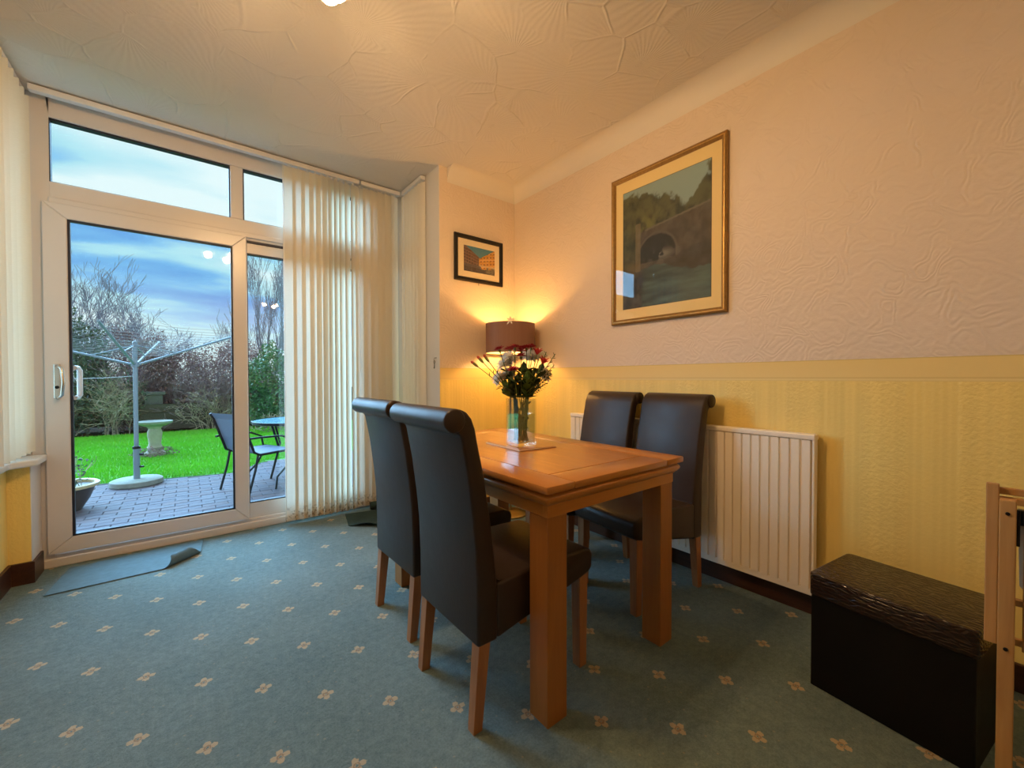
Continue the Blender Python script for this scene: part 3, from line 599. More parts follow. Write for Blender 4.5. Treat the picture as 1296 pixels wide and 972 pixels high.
def by_view(ps): return sorted(ps, key=lambda p: p[0]/p[1])
for i_, p in enumerate(by_view(([1.15, 1.544, 1.233], [1.224, 1.561, 1.236], [1.213, 1.506, 1.243], [1.262, 1.519, 1.239], [1.217, 1.464, 1.200], [1.312, 1.504, 1.249], [1.174, 1.471, 1.134], [1.269, 1.487, 1.242], [1.243, 1.495, 1.225]))):
    flower('red_chrysanthemum', ('rightmost' if i_ == 8 else ORD[i_])+' of the nine small crimson spray flowers in the vase', 'crimson spray flowers', p, 'red')
for i_, p in enumerate(by_view(([1.190, 1.560, 1.163], [1.236, 1.590, 1.190], [1.226, 1.572, 1.115], [1.335, 1.520, 1.205], [1.352, 1.455, 1.115], [1.190, 1.595, 1.100], [1.366, 1.499, 1.210], [1.328, 1.553, 1.212], [1.205, 1.54, 1.20]))):
    flower('white_chrysanthemum', ('rightmost' if i_ == 8 else ORD[i_])+' of the nine white chrysanthemums in the vase', 'white chrysanthemums', p, 'white')
flower('alstroemeria', 'scarlet lily-like flower standing highest on the right of the bouquet', 'scarlet lily-like flowers', [1.269, 1.411, 1.215], 'alst'); flower('alstroemeria', 'scarlet lily-like flower opening low on the right front of the bouquet', 'scarlet lily-like flowers', [1.282, 1.386, 1.172], 'alst'); 
for i_, p in enumerate(by_view(([1.248, 1.482, 1.129], [1.204, 1.518, 1.06], [1.281, 1.465, 1.094], [1.315, 1.449, 1.128], [1.267, 1.465, 1.046], [1.194, 1.534, 1.052], [1.24, 1.45, 1.09], [1.225, 1.49, 1.08]))):
    flower('foliage_stem', ('rightmost' if i_ == 7 else ORD[i_])+' of the eight green leafy stems in the vase', 'leafy green stems', p, 'foliage')
TOPO = ['topmost', 'second from the top', 'middle', 'second from the bottom', 'lowest']
for i_, p in enumerate(sorted(([1.376, 1.402, 1.213], [1.372, 1.404, 1.162], [1.361, 1.412, 1.12], [1.341, 1.427, 1.073], [1.335, 1.42, 1.222]), key=lambda p: -p[2])):
    flower('dark_sprig', TOPO[i_]+' of the five thin blackish sprigs right of the bouquet', 'dark sprigs', p, 'sprig')

# ================================================================== CORNER LAMP
LX, LY = 2.035, 2.585
lp = thing('floor_lamp', 'lit lamp with a brown drum shade in the far corner', 'lamp', (LX, LY, 0))
MB().lathe([(.001, 0), (.13, 0), (.13, .012), (.11, .022), (.02, .03), (.001, .03)], 28, caps=False).obj('base', BRASS, lp, smooth=SM)
MB().tube([(0, 0, .028), (0, 0, 1.335)], .008, 10).obj('pole', BRASS, lp, smooth=1.0)
R0 = .196; z0, z1 = 1.297, 1.530
MB().lathe([(R0, z0), (R0, z1)], 48, caps=False).obj('shade', SHADE, lp, smooth=1.0)
MB().lathe([(R0-.002, z0), (R0-.002, z1)], 48, caps=False).obj('lining', SHADE_IN, lp, smooth=1.0)
MB().lathe([(R0+.0012, z0), (R0+.0012, z0+.006), (R0-.004, z0+.006), (R0-.004, z0)], 48, caps=False).lathe([(R0+.0012, z1-.006), (R0+.0012, z1), (R0-.004, z1), (R0-.004, z1-.006)], 48, caps=False).obj('rim', mat('shade rim', (0.45, 0.33, 0.2), .5), lp, smooth=.5)
mb = MB()
for k in range(3): mb.tube([(0, 0, 1.340), ((R0-.003)*math.cos(k*2.094), (R0-.003)*math.sin(k*2.094), 1.500)], .0018, 5)
mb.obj('shade_carrier', BRASS, lp)
MB().tube([(0, 0, 1.33), (0, 0, 1.375)], .014, 12).obj('bulb_holder', PAINT, lp)
MB().sphere((0, 0, 1.405), R_LB, 16, 10).obj('bulb', LBULB, lp, smooth=1.0)
mb = MB(); c0 = Vector((-.125, -.157, z1+.004))
for k, (dx_, dy_, dz_) in enumerate(((-.03, .012, .012), (.03, -.018, .014), (-.02, .016, -.035), (.012, -.01, -.03), (.0, .0, .03))): mb.leaf(c0, c0+Vector((dx_, dy_, dz_)), .014, (-.6, -.8, 0.1))
mb.tube([c0, c0+Vector((-.02, .015, .02)), c0+Vector((-.04, .03, .012))], .0009, 4)
mb.obj('bow', mat('white ribbon', (0.75, 0.68, 0.6), .6), lp)

# ================================================================== CEILING LIGHT
PXc, PYc = .325, 1.437
pl = thing('ceiling_light', 'lit warm multi-arm ceiling light at the top edge of the view', 'light', (PXc, PYc, ZC))
MB().lathe([(.001, 0), (.07, 0), (.068, -.015), (.03, -.035), (.001, -.04)], 24, caps=False).obj('ceiling_rose', CHROME, pl, smooth=SM)
MB().tube([(0, 0, -.03), (0, 0, -.16)], .010, 10).obj('stem', CHROME, pl, smooth=1.0)
for k in range(3):
    a = 2*PI*k/3+.90; cx, cy = .13*math.cos(a), .13*math.sin(a)
    MB().tube([(0, 0, -.155), (cx*.5, cy*.5, -.185), (cx, cy, -.165), (cx, cy, -.19)], .006, 8).obj('arm', CHROME, pl, smooth=1.0)
    MB().lathe([(.018, -.185), (.045, -.215), (.062, -.26), (.060, -.262), (.043, -.217), (.016, -.188)], 20, (cx, cy, 0), caps=False).obj('shade', mat('opal glass shade', (0.85, 0.8, 0.72), .3), pl, smooth=SM)
    MB().sphere((cx, cy, -.278), R_BULB, 16, 10).obj('bulb', BULB, pl, smooth=1.0)

pl2 = dup(pl, (1.25, -1.6, ZC), 0, 'dimmer ceiling light in the other half of the room behind the camera')
for c_ in kids(pl2):
    if c_.name.startswith('bulb'): c_.data = c_.data.copy(); c_.data.materials[0] = BULB2

# ================================================================== RADIATOR
ra = thing('radiator', 'white panel radiator on the wall behind the dining chairs', 'radiator', (2.20, 0, 0))
ya, yb, zb, ztp = .592, 2.085, .108, .842
pitch = .0418; npn = int(round((yb-ya-.02)/pitch)); pitch = (yb-ya-.02)/npn
pp = []
for k in range(npn):
    y_ = ya+.010+k*pitch; pp += [(y_+.004, .010), (y_+.0075, .0), (y_+pitch-.0035, .0), (y_+pitch, .010)]
poly = [(x, y) for y, x in pp]+[(.022, yb-.01), (.022, ya+.01)]
MB().prism(poly, 'z', zb+.03, ztp-.028).obj('front_panel', RADW, ra)
MB().box(.004, .024, ya, yb, zb, zb+.034).obj('bottom_band', RADW, ra, bevel=.005)
MB().box(-.001, .050, ya-.002, yb+.002, ztp-.026, ztp).obj('top_grille', RADW, ra, bevel=.005)
MB().box(.004, .046, ya, ya+.010, zb+.02, ztp-.02).obj('end_cap', RADW, ra, bevel=.003); MB().box(.004, .046, yb-.010, yb, zb+.02, ztp-.02).obj('end_cap', RADW, ra, bevel=.003)
MB().box(.026, .046, ya+.012, yb-.012, zb+.02, ztp-.04).obj('back_panel', RADW, ra)
for y_ in (ya+.2, yb-.2): MB().box(.046, .069, y_-.02, y_+.02, zb+.15, ztp-.15).obj('bracket', RADW, ra)
v_ = MB().tube([(.02, ya-.002, zb+.018), (.02, ya-.03, zb+.018)], .008, 8).tube([(.02, ya-.028, zb+.022), (.02, ya-.028, .002)], .0075, 8).obj('valve', CHROME, ra, smooth=1.0)
MB().tube([(.02, ya-.028, zb+.012), (.02, ya-.028, zb+.06)], .015, 10).obj('valve_cap', PAINT, v_, smooth=.8)
MB().tube([(.02, yb+.002, zb+.018), (.02, yb+.028, zb+.018), (.02, yb+.028, .002)], .0075, 8).obj('valve', CHROME, ra, smooth=1.0)

# ================================================================== OTTOMAN
ot = thing('storage_ottoman', 'dark brown crocodile-pattern storage ottoman beside the radiator', 'ottoman', (1.862, .262, 0), math.radians(-8))
MB().box(-.150, .150, -.206, .194, 0, .326).obj('box', OTBOX, ot, bevel=.004)
MB().prism([(x*.158, -.006+y*.206) for x, y in ((-.9, -1), (.9, -1), (.97, -.97), (1, -.92), (1, .92), (.97, .97), (.9, 1), (-.9, 1), (-.97, .97), (-1, .92), (-1, -.92), (-.97, -.97))], 'z', .325, .405).obj('lid', CROC, ot, bevel=.010, seg=3, smooth=.9)

# ================================================================== FOLDED PINE RACK
rk = thing('folding_rack', 'folded pale pine rack standing beyond the ottoman at the right edge', 'rack', (1.50, 0, 0))
k_ = .79
def rz__(z): return 1.1-(1.1-z)*k_
for y_ in (.0505, -.008, -.35): MB().box(.020, .036, y_-.0105, y_+.0105, rz__(.285), rz__(.775)).obj('slat', PINE, rk, bevel=.002)
for y_ in (.026, -.33): MB().box(-.018, .014, y_-.013, y_+.013, 0, rz__(.738)).obj('leg', PINE, rk, bevel=.002)
for z in (.752, .724, .42, .30): MB().box(.0365, .050, -.37, .058, rz__(z)-.008, rz__(z)+.008).obj('rail', PINE_Y, rk, bevel=.002)
MB().box(.0365, .049, -.36, .046, rz__(.655), rz__(.700)).obj('hinge_strap', BLACKM, rk, bevel=.002)
for z in (.70, .30): MB().tube([(-.0215, .026, rz__(z)), (.021, .026, rz__(z))], .004, 8).obj('bolt', BLACKM, rk)
MB().tube([(.030, .010, rz__(.70)), (.014, .0105, rz__(.66)), (.012, .0105, rz__(.60))], .003, 6).obj('strap', BLACKM, rk)
mb = MB(); zz_ = [rz__(z) for z in (.70, .70, .46, .40, .42)]; pl_ = list(zip((.056, .056, .072, .064, .072), (-.35, .012, .008, -.028, -.35), zz_))
mb.add(pl_+[(x+.003, y, z) for x, y, z in pl_], [(0, 1, 2, 3, 4), (9, 8, 7, 6, 5)]+[(i, (i+1) % 5, 5+(i+1) % 5, 5+i) for i in range(5)]); mb.obj('canvas', mat('beige canvas', (0.5, 0.4, 0.26), .8), rk, fixn=True)

# ================================================================== MATS
def sheet(name, label, cat, m, fn, nu, nv, thick):
    vs = []; 
    for side in (1, 0):
        for j in range(nv+1):
            for i in range(nu+1):
                p = Vector(fn(i/nu, j/nv)); vs.append(p+Vector((0, 0, thick*side)))
    N = (nu+1)*(nv+1); id_ = lambda i, j, s: s*N+j*(nu+1)+i; fs = []
    for j in range(nv):
        for i in range(nu):
            fs.append((id_(i, j, 0), id_(i+1, j, 0), id_(i+1, j+1, 0), id_(i, j+1, 0))); fs.append((id_(i, j+1, 1), id_(i+1, j+1, 1), id_(i+1, j, 1), id_(i, j, 1)))
    for i in range(nu): fs.append((id_(i, 0, 1), id_(i+1, 0, 1), id_(i+1, 0, 0), id_(i, 0, 0))); fs.append((id_(i, nv, 0), id_(i+1, nv, 0), id_(i+1, nv, 1), id_(i, nv, 1)))
    for j in range(nv): fs.append((id_(0, j, 0), id_(0, j+1, 0), id_(0, j+1, 1), id_(0, j, 1))); fs.append((id_(nu, j, 1), id_(nu, j+1, 1), id_(nu, j+1, 0), id_(nu, j, 0)))
    return tag(MB().add(vs, fs).obj(name, m, smooth=1.0, fixn=True), label, cat)
def mat_a(u, v):
    x = -.577+.62*u-(.0 if v < .5 else 0)+.035*v; y = 3.070+.012*u+.395*v-.03*(1-u)*v; z = .0015
    # front right corner curls up and back over itself
    d_ = (u*.62+(1-v)*.40)-.855
    if d_ > 0:
        n = Vector((.84, -.54)); r = .030; a = min(d_/r*.9, 2.6); back = d_-math.sin(a)*r
        x -= n.x*back*.85; y -= n.y*back*.85; z += r*(1-math.cos(a))
    return (x, y, z)
DOORMAT = mat('blue green matting', (0.10, 0.17, 0.20), .9, noise=(30, .25), bump=(300, .5, .003))
sheet('doormat', 'thin blue-green doormat with a curled corner in front of the patio door', 'mat', DOORMAT, mat_a, 40, 28, .005)
GREENM = mat('dark green carpet offcut', (0.022, 0.050, 0.045), .95, noise=(20, .3), bump=(250, .5, .003))
def mat_b(u, v):
    p0, p1, p2, p3 = Vector((.928, 3.125)), Vector((1.16, 2.87)), Vector((1.42, 3.30)), Vector((.985, 3.400))
    q = (p0.lerp(p1, u)).lerp(p3.lerp(p2, u), v); z = .002
    e = max(0, .22-v)/.22; bump_ = math.sin(PI*min(1, max(0, (u-.05)/.9)))**1.2
    z += .032*e*bump_
    return (q.x, q.y, z)
cm = sheet('carpet_offcut', 'crumpled dark green carpet offcut in the corner under the blinds', 'mat', GREENM, mat_b, 24, 16, .006)
rr_ = []
for k in range(40): a = k*.42; r = .030-.00045*k; rr_.append((r*math.cos(a), r*math.sin(a)))
rl = thing('carpet_roll', 'small rolled dark green carpet strip behind the crumpled offcut', 'carpet', (1.30, 3.365, .0405), math.radians(-12))
MB().prism([(.030*math.cos(2*PI*k/20), .030*math.sin(2*PI*k/20)) for k in range(20)], 'x', -.12, .12).obj('roll', GREENM, rl, smooth=.7)
fp = MB().prism([(p[0]*.9, p[1]*.9) for p in rr_[:20]], 'x', -.121, .121).obj('roll_end', mat('roll backing', (0.03, 0.03, 0.03), .9), rl)

# ================================================================== PICTURES (generic scenes, painted per vertex)
def fbm(x, y, s):
    rs = np.random.RandomState(s); g = rs.rand(64, 64); v = np.zeros_like(x); a = .6
    for o in range(5):
        f = 3.0*2**o; X_, Y_ = x*f+o*7.3, y*f+o*3.1; i0, j0 = np.floor(X_).astype(int), np.floor(Y_).astype(int); fx, fy = X_-i0, Y_-j0; fx = fx*fx*(3-2*fx); fy = fy*fy*(3-2*fy)
        q = lambda i, j: g[i % 64, j % 64]
        v += a*((q(i0, j0)*(1-fx)+q(i0+1, j0)*fx)*(1-fy)+(q(i0, j0+1)*(1-fx)+q(i0+1, j0+1)*fx)*fy-.5); a *= .62
    return v*2.0
def print_mesh(name, fn, nu, nv, frame_pt, parent, rough=.7):
    U, V = np.meshgrid(np.linspace(0, 1, nu), np.linspace(0, 1, nv)); col = fn(U, V)
    vs = [frame_pt(u, v) for u, v in zip(U.ravel(), V.ravel())]
    fs = [(j*nu+i, j*nu+i+1, (j+1)*nu+i+1, (j+1)*nu+i) for j in range(nv-1) for i in range(nu-1)]
    me = bpy.data.meshes.new(name); me.from_pydata(vs, [], fs); at = me.color_attributes.new('paint', 'FLOAT_COLOR', 'POINT')
    rgba = np.concatenate([np.clip(col, 0, 1).reshape(-1, 3), np.ones((nu*nv, 1))], 1); at.data.foreach_set('color', rgba.ravel().astype(np.float32)); me.update()
    m, t, b = newmat(name+' paint'); t.put(b.inputs['Base Color'], t.node('ShaderNodeAttribute', attribute_name='paint').outputs['Color']); b.inputs['Roughness'].default_value = rough
    o = bpy.data.objects.new(name, me); C.objects.link(o); me.materials.append(m); o.parent = parent; return o
def lerp(a, b, f): return np.asarray(a)*(1-f[..., None])+np.asarray(b)*f[..., None]
def sst(x, a, b): q = np.clip((x-a)/(b-a), 0, 1); return q*q*(3-2*q)
def landscape(u, v):
    n = fbm(u*2, v*2, 3); n2 = fbm(u*5, v*5, 8)
    c = lerp((.17, .26, .25), (.26, .37, .35), np.clip(v+n*.2, 0, 1))                     # sky
    treeline = .97-.12*u+.05*n2+.06*n-.13*np.exp(-((u-.76)/.16)**2)+.10*sst(u, .82, 1.0)
    tree = lerp((.028, .036, .020), (.085, .095, .040), np.clip(.5+n2*.9, 0, 1)); m = sst(treeline-v, -.015, .03); c = c*(1-m[..., None])+tree*m[..., None]
    bush = np.exp(-((u-.33)/.16)**2-((v-.64)/.13)**2); c = lerp(c, c*0+np.array((.15, .15, .035)), np.clip(bush*(.9+n2), 0, 1)*.8) if False else c*(1-np.clip(bush*(.7+n2), 0, 1)[..., None])+np.array((.14, .14, .035))*np.clip(bush*(.7+n2), 0, 1)[..., None]
    br = ((u > .22) & (v < .60+.10*u) & (v > .28)).astype(float); stone = lerp((.055, .048, .032), (.095, .080, .055), np.clip(.5+n2, 0, 1)); c = c*(1-br[..., None])+stone*br[..., None]
    arch = (((u-.42)/.22)**2+((v-.40)/.17)**2 < 1) & (v > .36); c[arch] = np.array((.020, .022, .018))+.008*n2[arch][..., None]
    rim = np.abs(np.sqrt(((u-.42)/.235)**2+((v-.40)/.185)**2)-1) < .04; rim &= v > .38; c[rim] = (.10, .088, .060)
    pt = (np.abs(v-(.60+.10*u)) < .008) & (u > .28); c[pt] = (.13, .115, .08)
    bank = v < .36+.14*np.clip(u-.55, 0, 1)+.02*n; c[bank & (u > .5)] = (np.array((.055, .05, .035))+.02*n2[..., None])[bank & (u > .5)]
    water = v < .28+.05*np.sin(u*5)+.02*n; wcol = lerp((.035, .050, .042), (.095, .155, .135), np.clip(.35+.5*fbm(u*1.2, v*9, 5)+.5*(u-.35), 0, 1)); c[water] = wcol[water]
    rocks = np.exp(-((u-.48)/.13)**2-((v-.40)/.035)**2)*(n2 > .0); c = c*(1-.8*rocks[..., None])+np.array((.24, .22, .17))*.8*rocks[..., None]
    left = sst(.30-u+.05*n, 0, .06)*sst(.34-v+.05*n2, 0, .05); lc = lerp((.028, .030, .030), (.075, .075, .065), np.clip(.5+n2*1.2, 0, 1)); c = c*(1-left[..., None])+lc*left[..., None]
    pil = (np.abs(u-.19) < .032) & (v > .30) & (v < .70); c[pil] = (np.array((.15, .125, .07))+.04*n2[..., None])[pil]
    gold = np.exp(-((u-.12)/.09)**2-((v-.33)/.05)**2); c = c*(1-.7*gold[..., None])+np.array((.15, .105, .04))*.7*gold[..., None]
    dk = np.exp(-((u-.22)/.06)**2-((v-.22)/.05)**2); c = c*(1-.7*dk[..., None])+np.array((.02, .035, .07))*.7*dk[..., None]
    return c
ga = thing('framed_painting', 'large gold-framed river landscape with stone arch on the right wall', 'picture', (XW, 1.378, 1.930))
W2, H2 = .377, .480
def molding(parent, W_, H_, wd, dp, m1, m2, axis='yz'):
    # stepped frame, four mitred bars; back on the wall, front towards the room (-x)
    prof = [(0, 0), (0, -dp*.8), (wd*.25, -dp), (wd*.45, -dp*.85), (wd*.6, -dp*.9), (wd, -dp*.45), (wd, 0)]
    cs = [(-W_, -H_), (W_, -H_), (W_, H_), (-W_, H_)]
    for k in range(4):
        a, b_ = cs[k], cs[(k+1) % 4]; vs = []
        for (cx, cy) in (a, b_):
            sx, sy = (-1 if cx > 0 else 1), (-1 if cy > 0 else 1)
            for ins, d_ in prof: vs.append((d_, cx+sx*ins, cy+sy*ins) if axis == 'yz' else (cx+sx*ins, d_, cy+sy*ins))
        n_ = len(prof); fs = [(i, (i+1) % n_, n_+(i+1) % n_, n_+i) for i in range(n_)]+[tuple(range(n_)), tuple(range(2*n_-1, n_-1, -1))]
        MB().add(vs, fs).obj('frame_bar', m1, parent, fixn=True)
molding(ga, W2, H2, .031, .026, GOLDD, GOLD)
MB().box(-.0228, -.014, -W2+.010, -W2+.017, -H2+.01, H2-.01).box(-.0228, -.014, W2-.017, W2-.010, -H2+.01, H2-.01).box(-.0228, -.014, -W2+.01, W2-.01, -H2+.010, -H2+.017).box(-.0228, -.014, -W2+.01, W2-.01, H2-.017, H2-.010).obj('gilt_bead', GOLD, ga)
MB().box(-.008, -.002, -W2+.02, W2-.02, -H2+.02, H2-.02).obj('mount', MOUNT_Y, ga)
pu, pvb, pvt = .288, -.382, .372
MB().box(-.0086, -.0079, -pu-.003, pu+.003, pvb-.003, pvt+.003).obj('mount_bevel', mat('dark bevel line', (0.10, 0.06, 0.03), .6), ga)
print_mesh('painting', landscape, 110, 150, lambda u, v: (-.0090, pu-2*pu*u, pvb+(pvt-pvb)*v), ga)
MB().box(-.0118, -.0108, -W2+.024, W2-.024, -H2+.024, H2-.024).obj('picture_glass', PICGLASS, ga)

def street(u, v):
    n = fbm(u*4, v*4, 12); c = lerp((.16, .34, .38), (.05, .20, .30), v)
    lb = v < 1.0-.85*np.clip(u-.06, 0, 1)*1.05; lb &= u < .52
    fl_ = (np.sin(v*55+u*18) > .55); wn = (np.sin(u*75) > .2) & (np.sin(v*50+u*10) > .0)
    c[lb] = (np.array((.16, .085, .06))+.05*n[..., None])[lb]; c[lb & wn] = (.05, .035, .035); c[lb & fl_] = (.22, .14, .10)
    rb = (v < .52+.85*(u-.42)) & (u > .48); c[rb] = (np.array((.60, .30, .06))+.08*n[..., None])[rb]; wn2 = (np.sin(v*46-u*14) > .35) & (np.sin(u*60) > -.1) & rb; c[wn2] = (.22, .10, .03); bal = (np.sin(v*23-u*7) > .93) & rb; c[bal] = (.75, .45, .15)
    shop = (v < .30) & (u < .55); c[shop] = (np.array((.10, .085, .085))+.09*np.clip(n, 0, 1)[..., None])[shop]
    st_ = v < .16+.10*np.abs(u-.5); c[st_] = (np.array((.07, .055, .05))+.04*n[..., None])[st_]
    pl = (u > .72) & (v < .30) & (n > .0); c[pl] = (.16, .14, .10); wh = (u > .5) & (v > .27) & (v < .33); c[wh] = (.55, .40, .22)
    return c
gb = thing('framed_print', 'small black-framed street print above the corner lamp', 'picture', (1.892, YF, 2.062))
molding(gb, .236, .185, .034, .020, BLKFR, BLKFR, 'xz')
MB().box(-.222, .222, -.008, -.002, -.171, .171).obj('mount', MOUNT_W, gb)
print_mesh('street_print', street, 110, 80, lambda u, v: (-.150+.304*u, -.0090, -.103+.205*v), gb)
MB().box(-.218, .218, -.0115, -.0108, -.167, .167).obj('picture_glass', PICGLASS, gb)
MB().tube([(-.005, -.004, -.186), (-.005, -.006, -.205)], .002, 5).obj('hanging_tab', BLACKM, gb)

# key on hook
hk = thing('wall_hook', 'small metal hook screwed to the edge of the bay', 'hook', (XB1-.003, 2.882, 1.245))
MB().tube([(0, 0, .012), (-.012, 0, .012), (-.018, 0, -.004), (-.014, 0, -.012), (-.008, .004, -.008)], .0022, 6).tube([(0, -.012, .012), (-.006, -.018, .014), (-.01, -.02, .004)], .0018, 6).obj('hook', BRONZE, hk, smooth=1.0)
ky = thing('key', 'old metal key hanging from the hook at the edge of the bay', 'key', (XB1-.016, 2.882, 1.226))
mb = MB(); pts = [(0, .010*math.cos(a), .0-.006+.010*math.sin(a)+.004) for a in [2*PI*i/14 for i in range(15)]]; mb.tube(pts, .0025, 6, caps=False); mb.tube([(0, 0, -.012), (0, 0, -.052)], .0028, 6); mb.box(-.001, .001, 0, .010, -.052, -.044); mb.box(-.001, .001, 0, .008, -.041, -.036); mb.obj('key_shaft', BRONZE, ky, smooth=1.0)

# ================================================================== GARDEN
GZ = -.10
gd = struct(MB().box(-30, 30, 3.64, 60, GZ-.3, GZ-.05).obj('garden_ground', SOIL))
patio = struct(MB().add([(-6, 3.64, GZ-.012), (6, 3.64, GZ-.012), (6, 7.45, GZ-.012), (.85, 6.85, GZ-.012), (.45, 6.31, GZ-.012), (-6, 7.84, GZ-.012)], [tuple(range(6))]).obj('patio', JOINT))
def edge_y(x):
    return 6.31-(x-.45)*.237 if x < .45 else 6.31+(x-.45)*1.35 if x < .9 else 6.92+(x-.9)*.1
pm_ = []
for k in range(3):
    mb = MB().box(-.0985, .0985, -.0485, .0485, -.055, 0); me_o = mb.obj('paver', PAVER[k], patio, bevel=.004, seg=1); pm_.append(me_o)
cells = []
ry = 0; y_ = 3.72
while y_ < 7.3:
    x_ = -5+(.1 if ry % 2 else 0)
    while x_ < 5:
        cx = x_+.1
        if y_+.05 < edge_y(cx)-.04: cells.append((cx, y_))
        x_ += .2
    y_ += .1; ry += 1
cells.sort(key=lambda c: (not (-.21*c[1] < c[0] < .185*c[1]+.02), c[1]))
vis = [c for c in cells if -.21*c[1] < c[0] < .185*c[1]+.02][:295]; rest = [c for c in cells if c not in set(vis)]
for i, c in enumerate(vis):
    o = pm_[i] if i < 3 else pm_[random.randrange(3)].copy()
    if i >= 3: C.objects.link(o)
    o.location = (c[0], c[1], GZ-random.random()*.003); o.rotation_euler = (random.uniform(-.008, .008), random.uniform(-.008, .008), random.uniform(-.01, .01))
mb = MB()
for c in rest: mb.box(c[0]-.0985, c[0]+.0985, c[1]-.0485, c[1]+.0485, GZ-.03, GZ-.001)
tag(mb.obj('pavers_beyond', PAVER[1], patio), kind='stuff')

# lawn
lb_ = MB().add([(-7, 8.08, GZ-.01), (.45, 6.32, GZ-.01), (.86, 6.87, GZ-.01), (7, 7.5, GZ-.01), (7, 12.1, GZ-.01), (-7, 12.1, GZ-.01)], [tuple(range(6))])
lawn = tag(lb_.obj('lawn', TURF), 'bright green mown lawn beyond the patio', 'lawn')
N = 60000; gx_ = np.random.uniform(-3.2, 2.6, N*2); gy_ = 6.1+(12.0-6.1)*np.random.rand(N*2)**1.3
ok = (gy_ > np.array([edge_y(x) for x in gx_])+.03) & (gx_ > -.24*gy_) & (gx_ < .21*gy_); gx_, gy_ = gx_[ok][:N], gy_[ok][:N]; N = len(gx_)
a_ = np.random.rand(N)*2*PI; hh = np.random.uniform(.02, .05, N); wd = .004+.0012*gy_/6
v0 = np.stack([gx_-np.cos(a_)*wd, gy_-np.sin(a_)*wd, np.full(N, GZ-.01)], 1); v1 = np.stack([gx_+np.cos(a_)*wd, gy_+np.sin(a_)*wd, np.full(N, GZ-.01)], 1)
v2 = np.stack([gx_+np.random.uniform(-.02, .02, N), gy_+np.random.uniform(-.02, .02, N), GZ-.01+hh], 1)
me = bpy.data.meshes.new('grass_blades'); me.from_pydata(np.stack([v0, v1, v2], 1).reshape(-1, 3).tolist(), [], np.arange(N*3).reshape(-1, 3).tolist()); me.materials.append(GRASS)
gr = bpy.data.objects.new('grass_blades', me); C.objects.link(gr); gr.parent = lawn; gr['kind'] = 'stuff'

# fence at the back
fe = thing('back_fence', 'dark weathered board fence behind the shrubs at the garden end', 'fence', (0, 13.6, GZ))
for k in range(5):
    z = .05+k*.2
    for s_ in range(4):
        MB().box(-4.0+2*s_+.003, -2.0+2*s_-.003, .0, .02, z, z+.19).obj('fence_board', FENCE, fe)
for s_ in range(5): MB().box(-4.05+2*s_, -3.95+2*s_, -.06, -.001, 0, 1.1).obj('fence_post', FENCE, fe)
box_ = thing('compost_box', 'low dark timber planter box behind the birdbath', 'planter', (-.28, 12.45, GZ))
for k in range(3): MB().box(-.55, .75, -.02, .02, .02+k*.2, .21+k*.2).obj('board', FENCE, box_)
for x in (-.57, .1, .77): MB().box(x-.04, x+.04, .021, .08, 0, .72).obj('post', FENCE, box_)
pdl = thing('stone_pedestal', 'grey square stone pedestal with a flat cap among the shrubs behind the clothes airer', 'pedestal', (-.60, 12.62, GZ))
MB().box(-.16, .16, -.10, .10, 0, .82).obj('shaft', mat('grey stone', (.14, .14, .13), .9, noise=(10, .3)), pdl, bevel=.01); MB().box(-.21, .21, -.13, .13, .82, .89).obj('cap', mat('grey stone', (.14, .14, .13), .9), pdl, bevel=.01)

# shrubs and trees
def twig(mb, p, d, L, r, depth, rnd, spread, upb, minr=.002):
    segs = 3; pts = [p]; rad = [r]; d = d.normalized()
    for i in range(segs):
        d = (d+Vector((rnd.uniform(-1, 1), rnd.uniform(-1, 1), rnd.uniform(-1, 1)))*spread*.35+Vector((0, 0, upb))).normalized()
        p = p+d*L/segs; pts.append(p); rad.append(max(minr, r*(1-.45*(i+1)/segs)))
    mb.tube(pts, rad, 3 if depth < 2 else 4, caps=False)
    if depth > 0:
        for k in range(rnd.choice((2, 3, 3))):
            i = rnd.choice((1, 2, 3, 3)); ax_ = Vector((rnd.uniform(-1, 1), rnd.uniform(-1, 1), rnd.uniform(-.3, .6)))
            twig(mb, pts[i], d+ax_*spread, L*rnd.uniform(.6, .85), rad[i]*.72, depth-1, rnd, spread, upb, minr)
def leaves(n, c, rad, size, seed, shell=.55):
    rs = np.random.RandomState(seed); d_ = rs.normal(size=(n, 3)); d_ /= np.linalg.norm(d_, axis=1)[:, None]
    lump = 1+.18*np.sin(d_[:, 0]*7+seed)*np.sin(d_[:, 2]*6+seed*2)+.12*np.sin(d_[:, 1]*11+d_[:, 0]*9)
    rr2 = (shell+(1-shell)*rs.rand(n)**.5)*lump; p = d_*rr2[:, None]*np.array(rad)+np.array(c); p[:, 2] = np.maximum(p[:, 2], GZ+.02)
    a = rs.normal(size=(n, 3)); a /= np.linalg.norm(a, axis=1)[:, None]; b_ = np.cross(a, rs.normal(size=(n, 3))); b_ /= np.linalg.norm(b_, axis=1)[:, None]
    s_ = size*rs.uniform(.6, 1.3, n)[:, None]
    V_ = np.stack([p-a*s_, p+b_*s_*.5, p+a*s_, p-b_*s_*.5], 1).reshape(-1, 3)
    mb = MB(); mb.v = V_.tolist(); mb.f = np.arange(n*4).reshape(-1, 4).tolist(); return mb
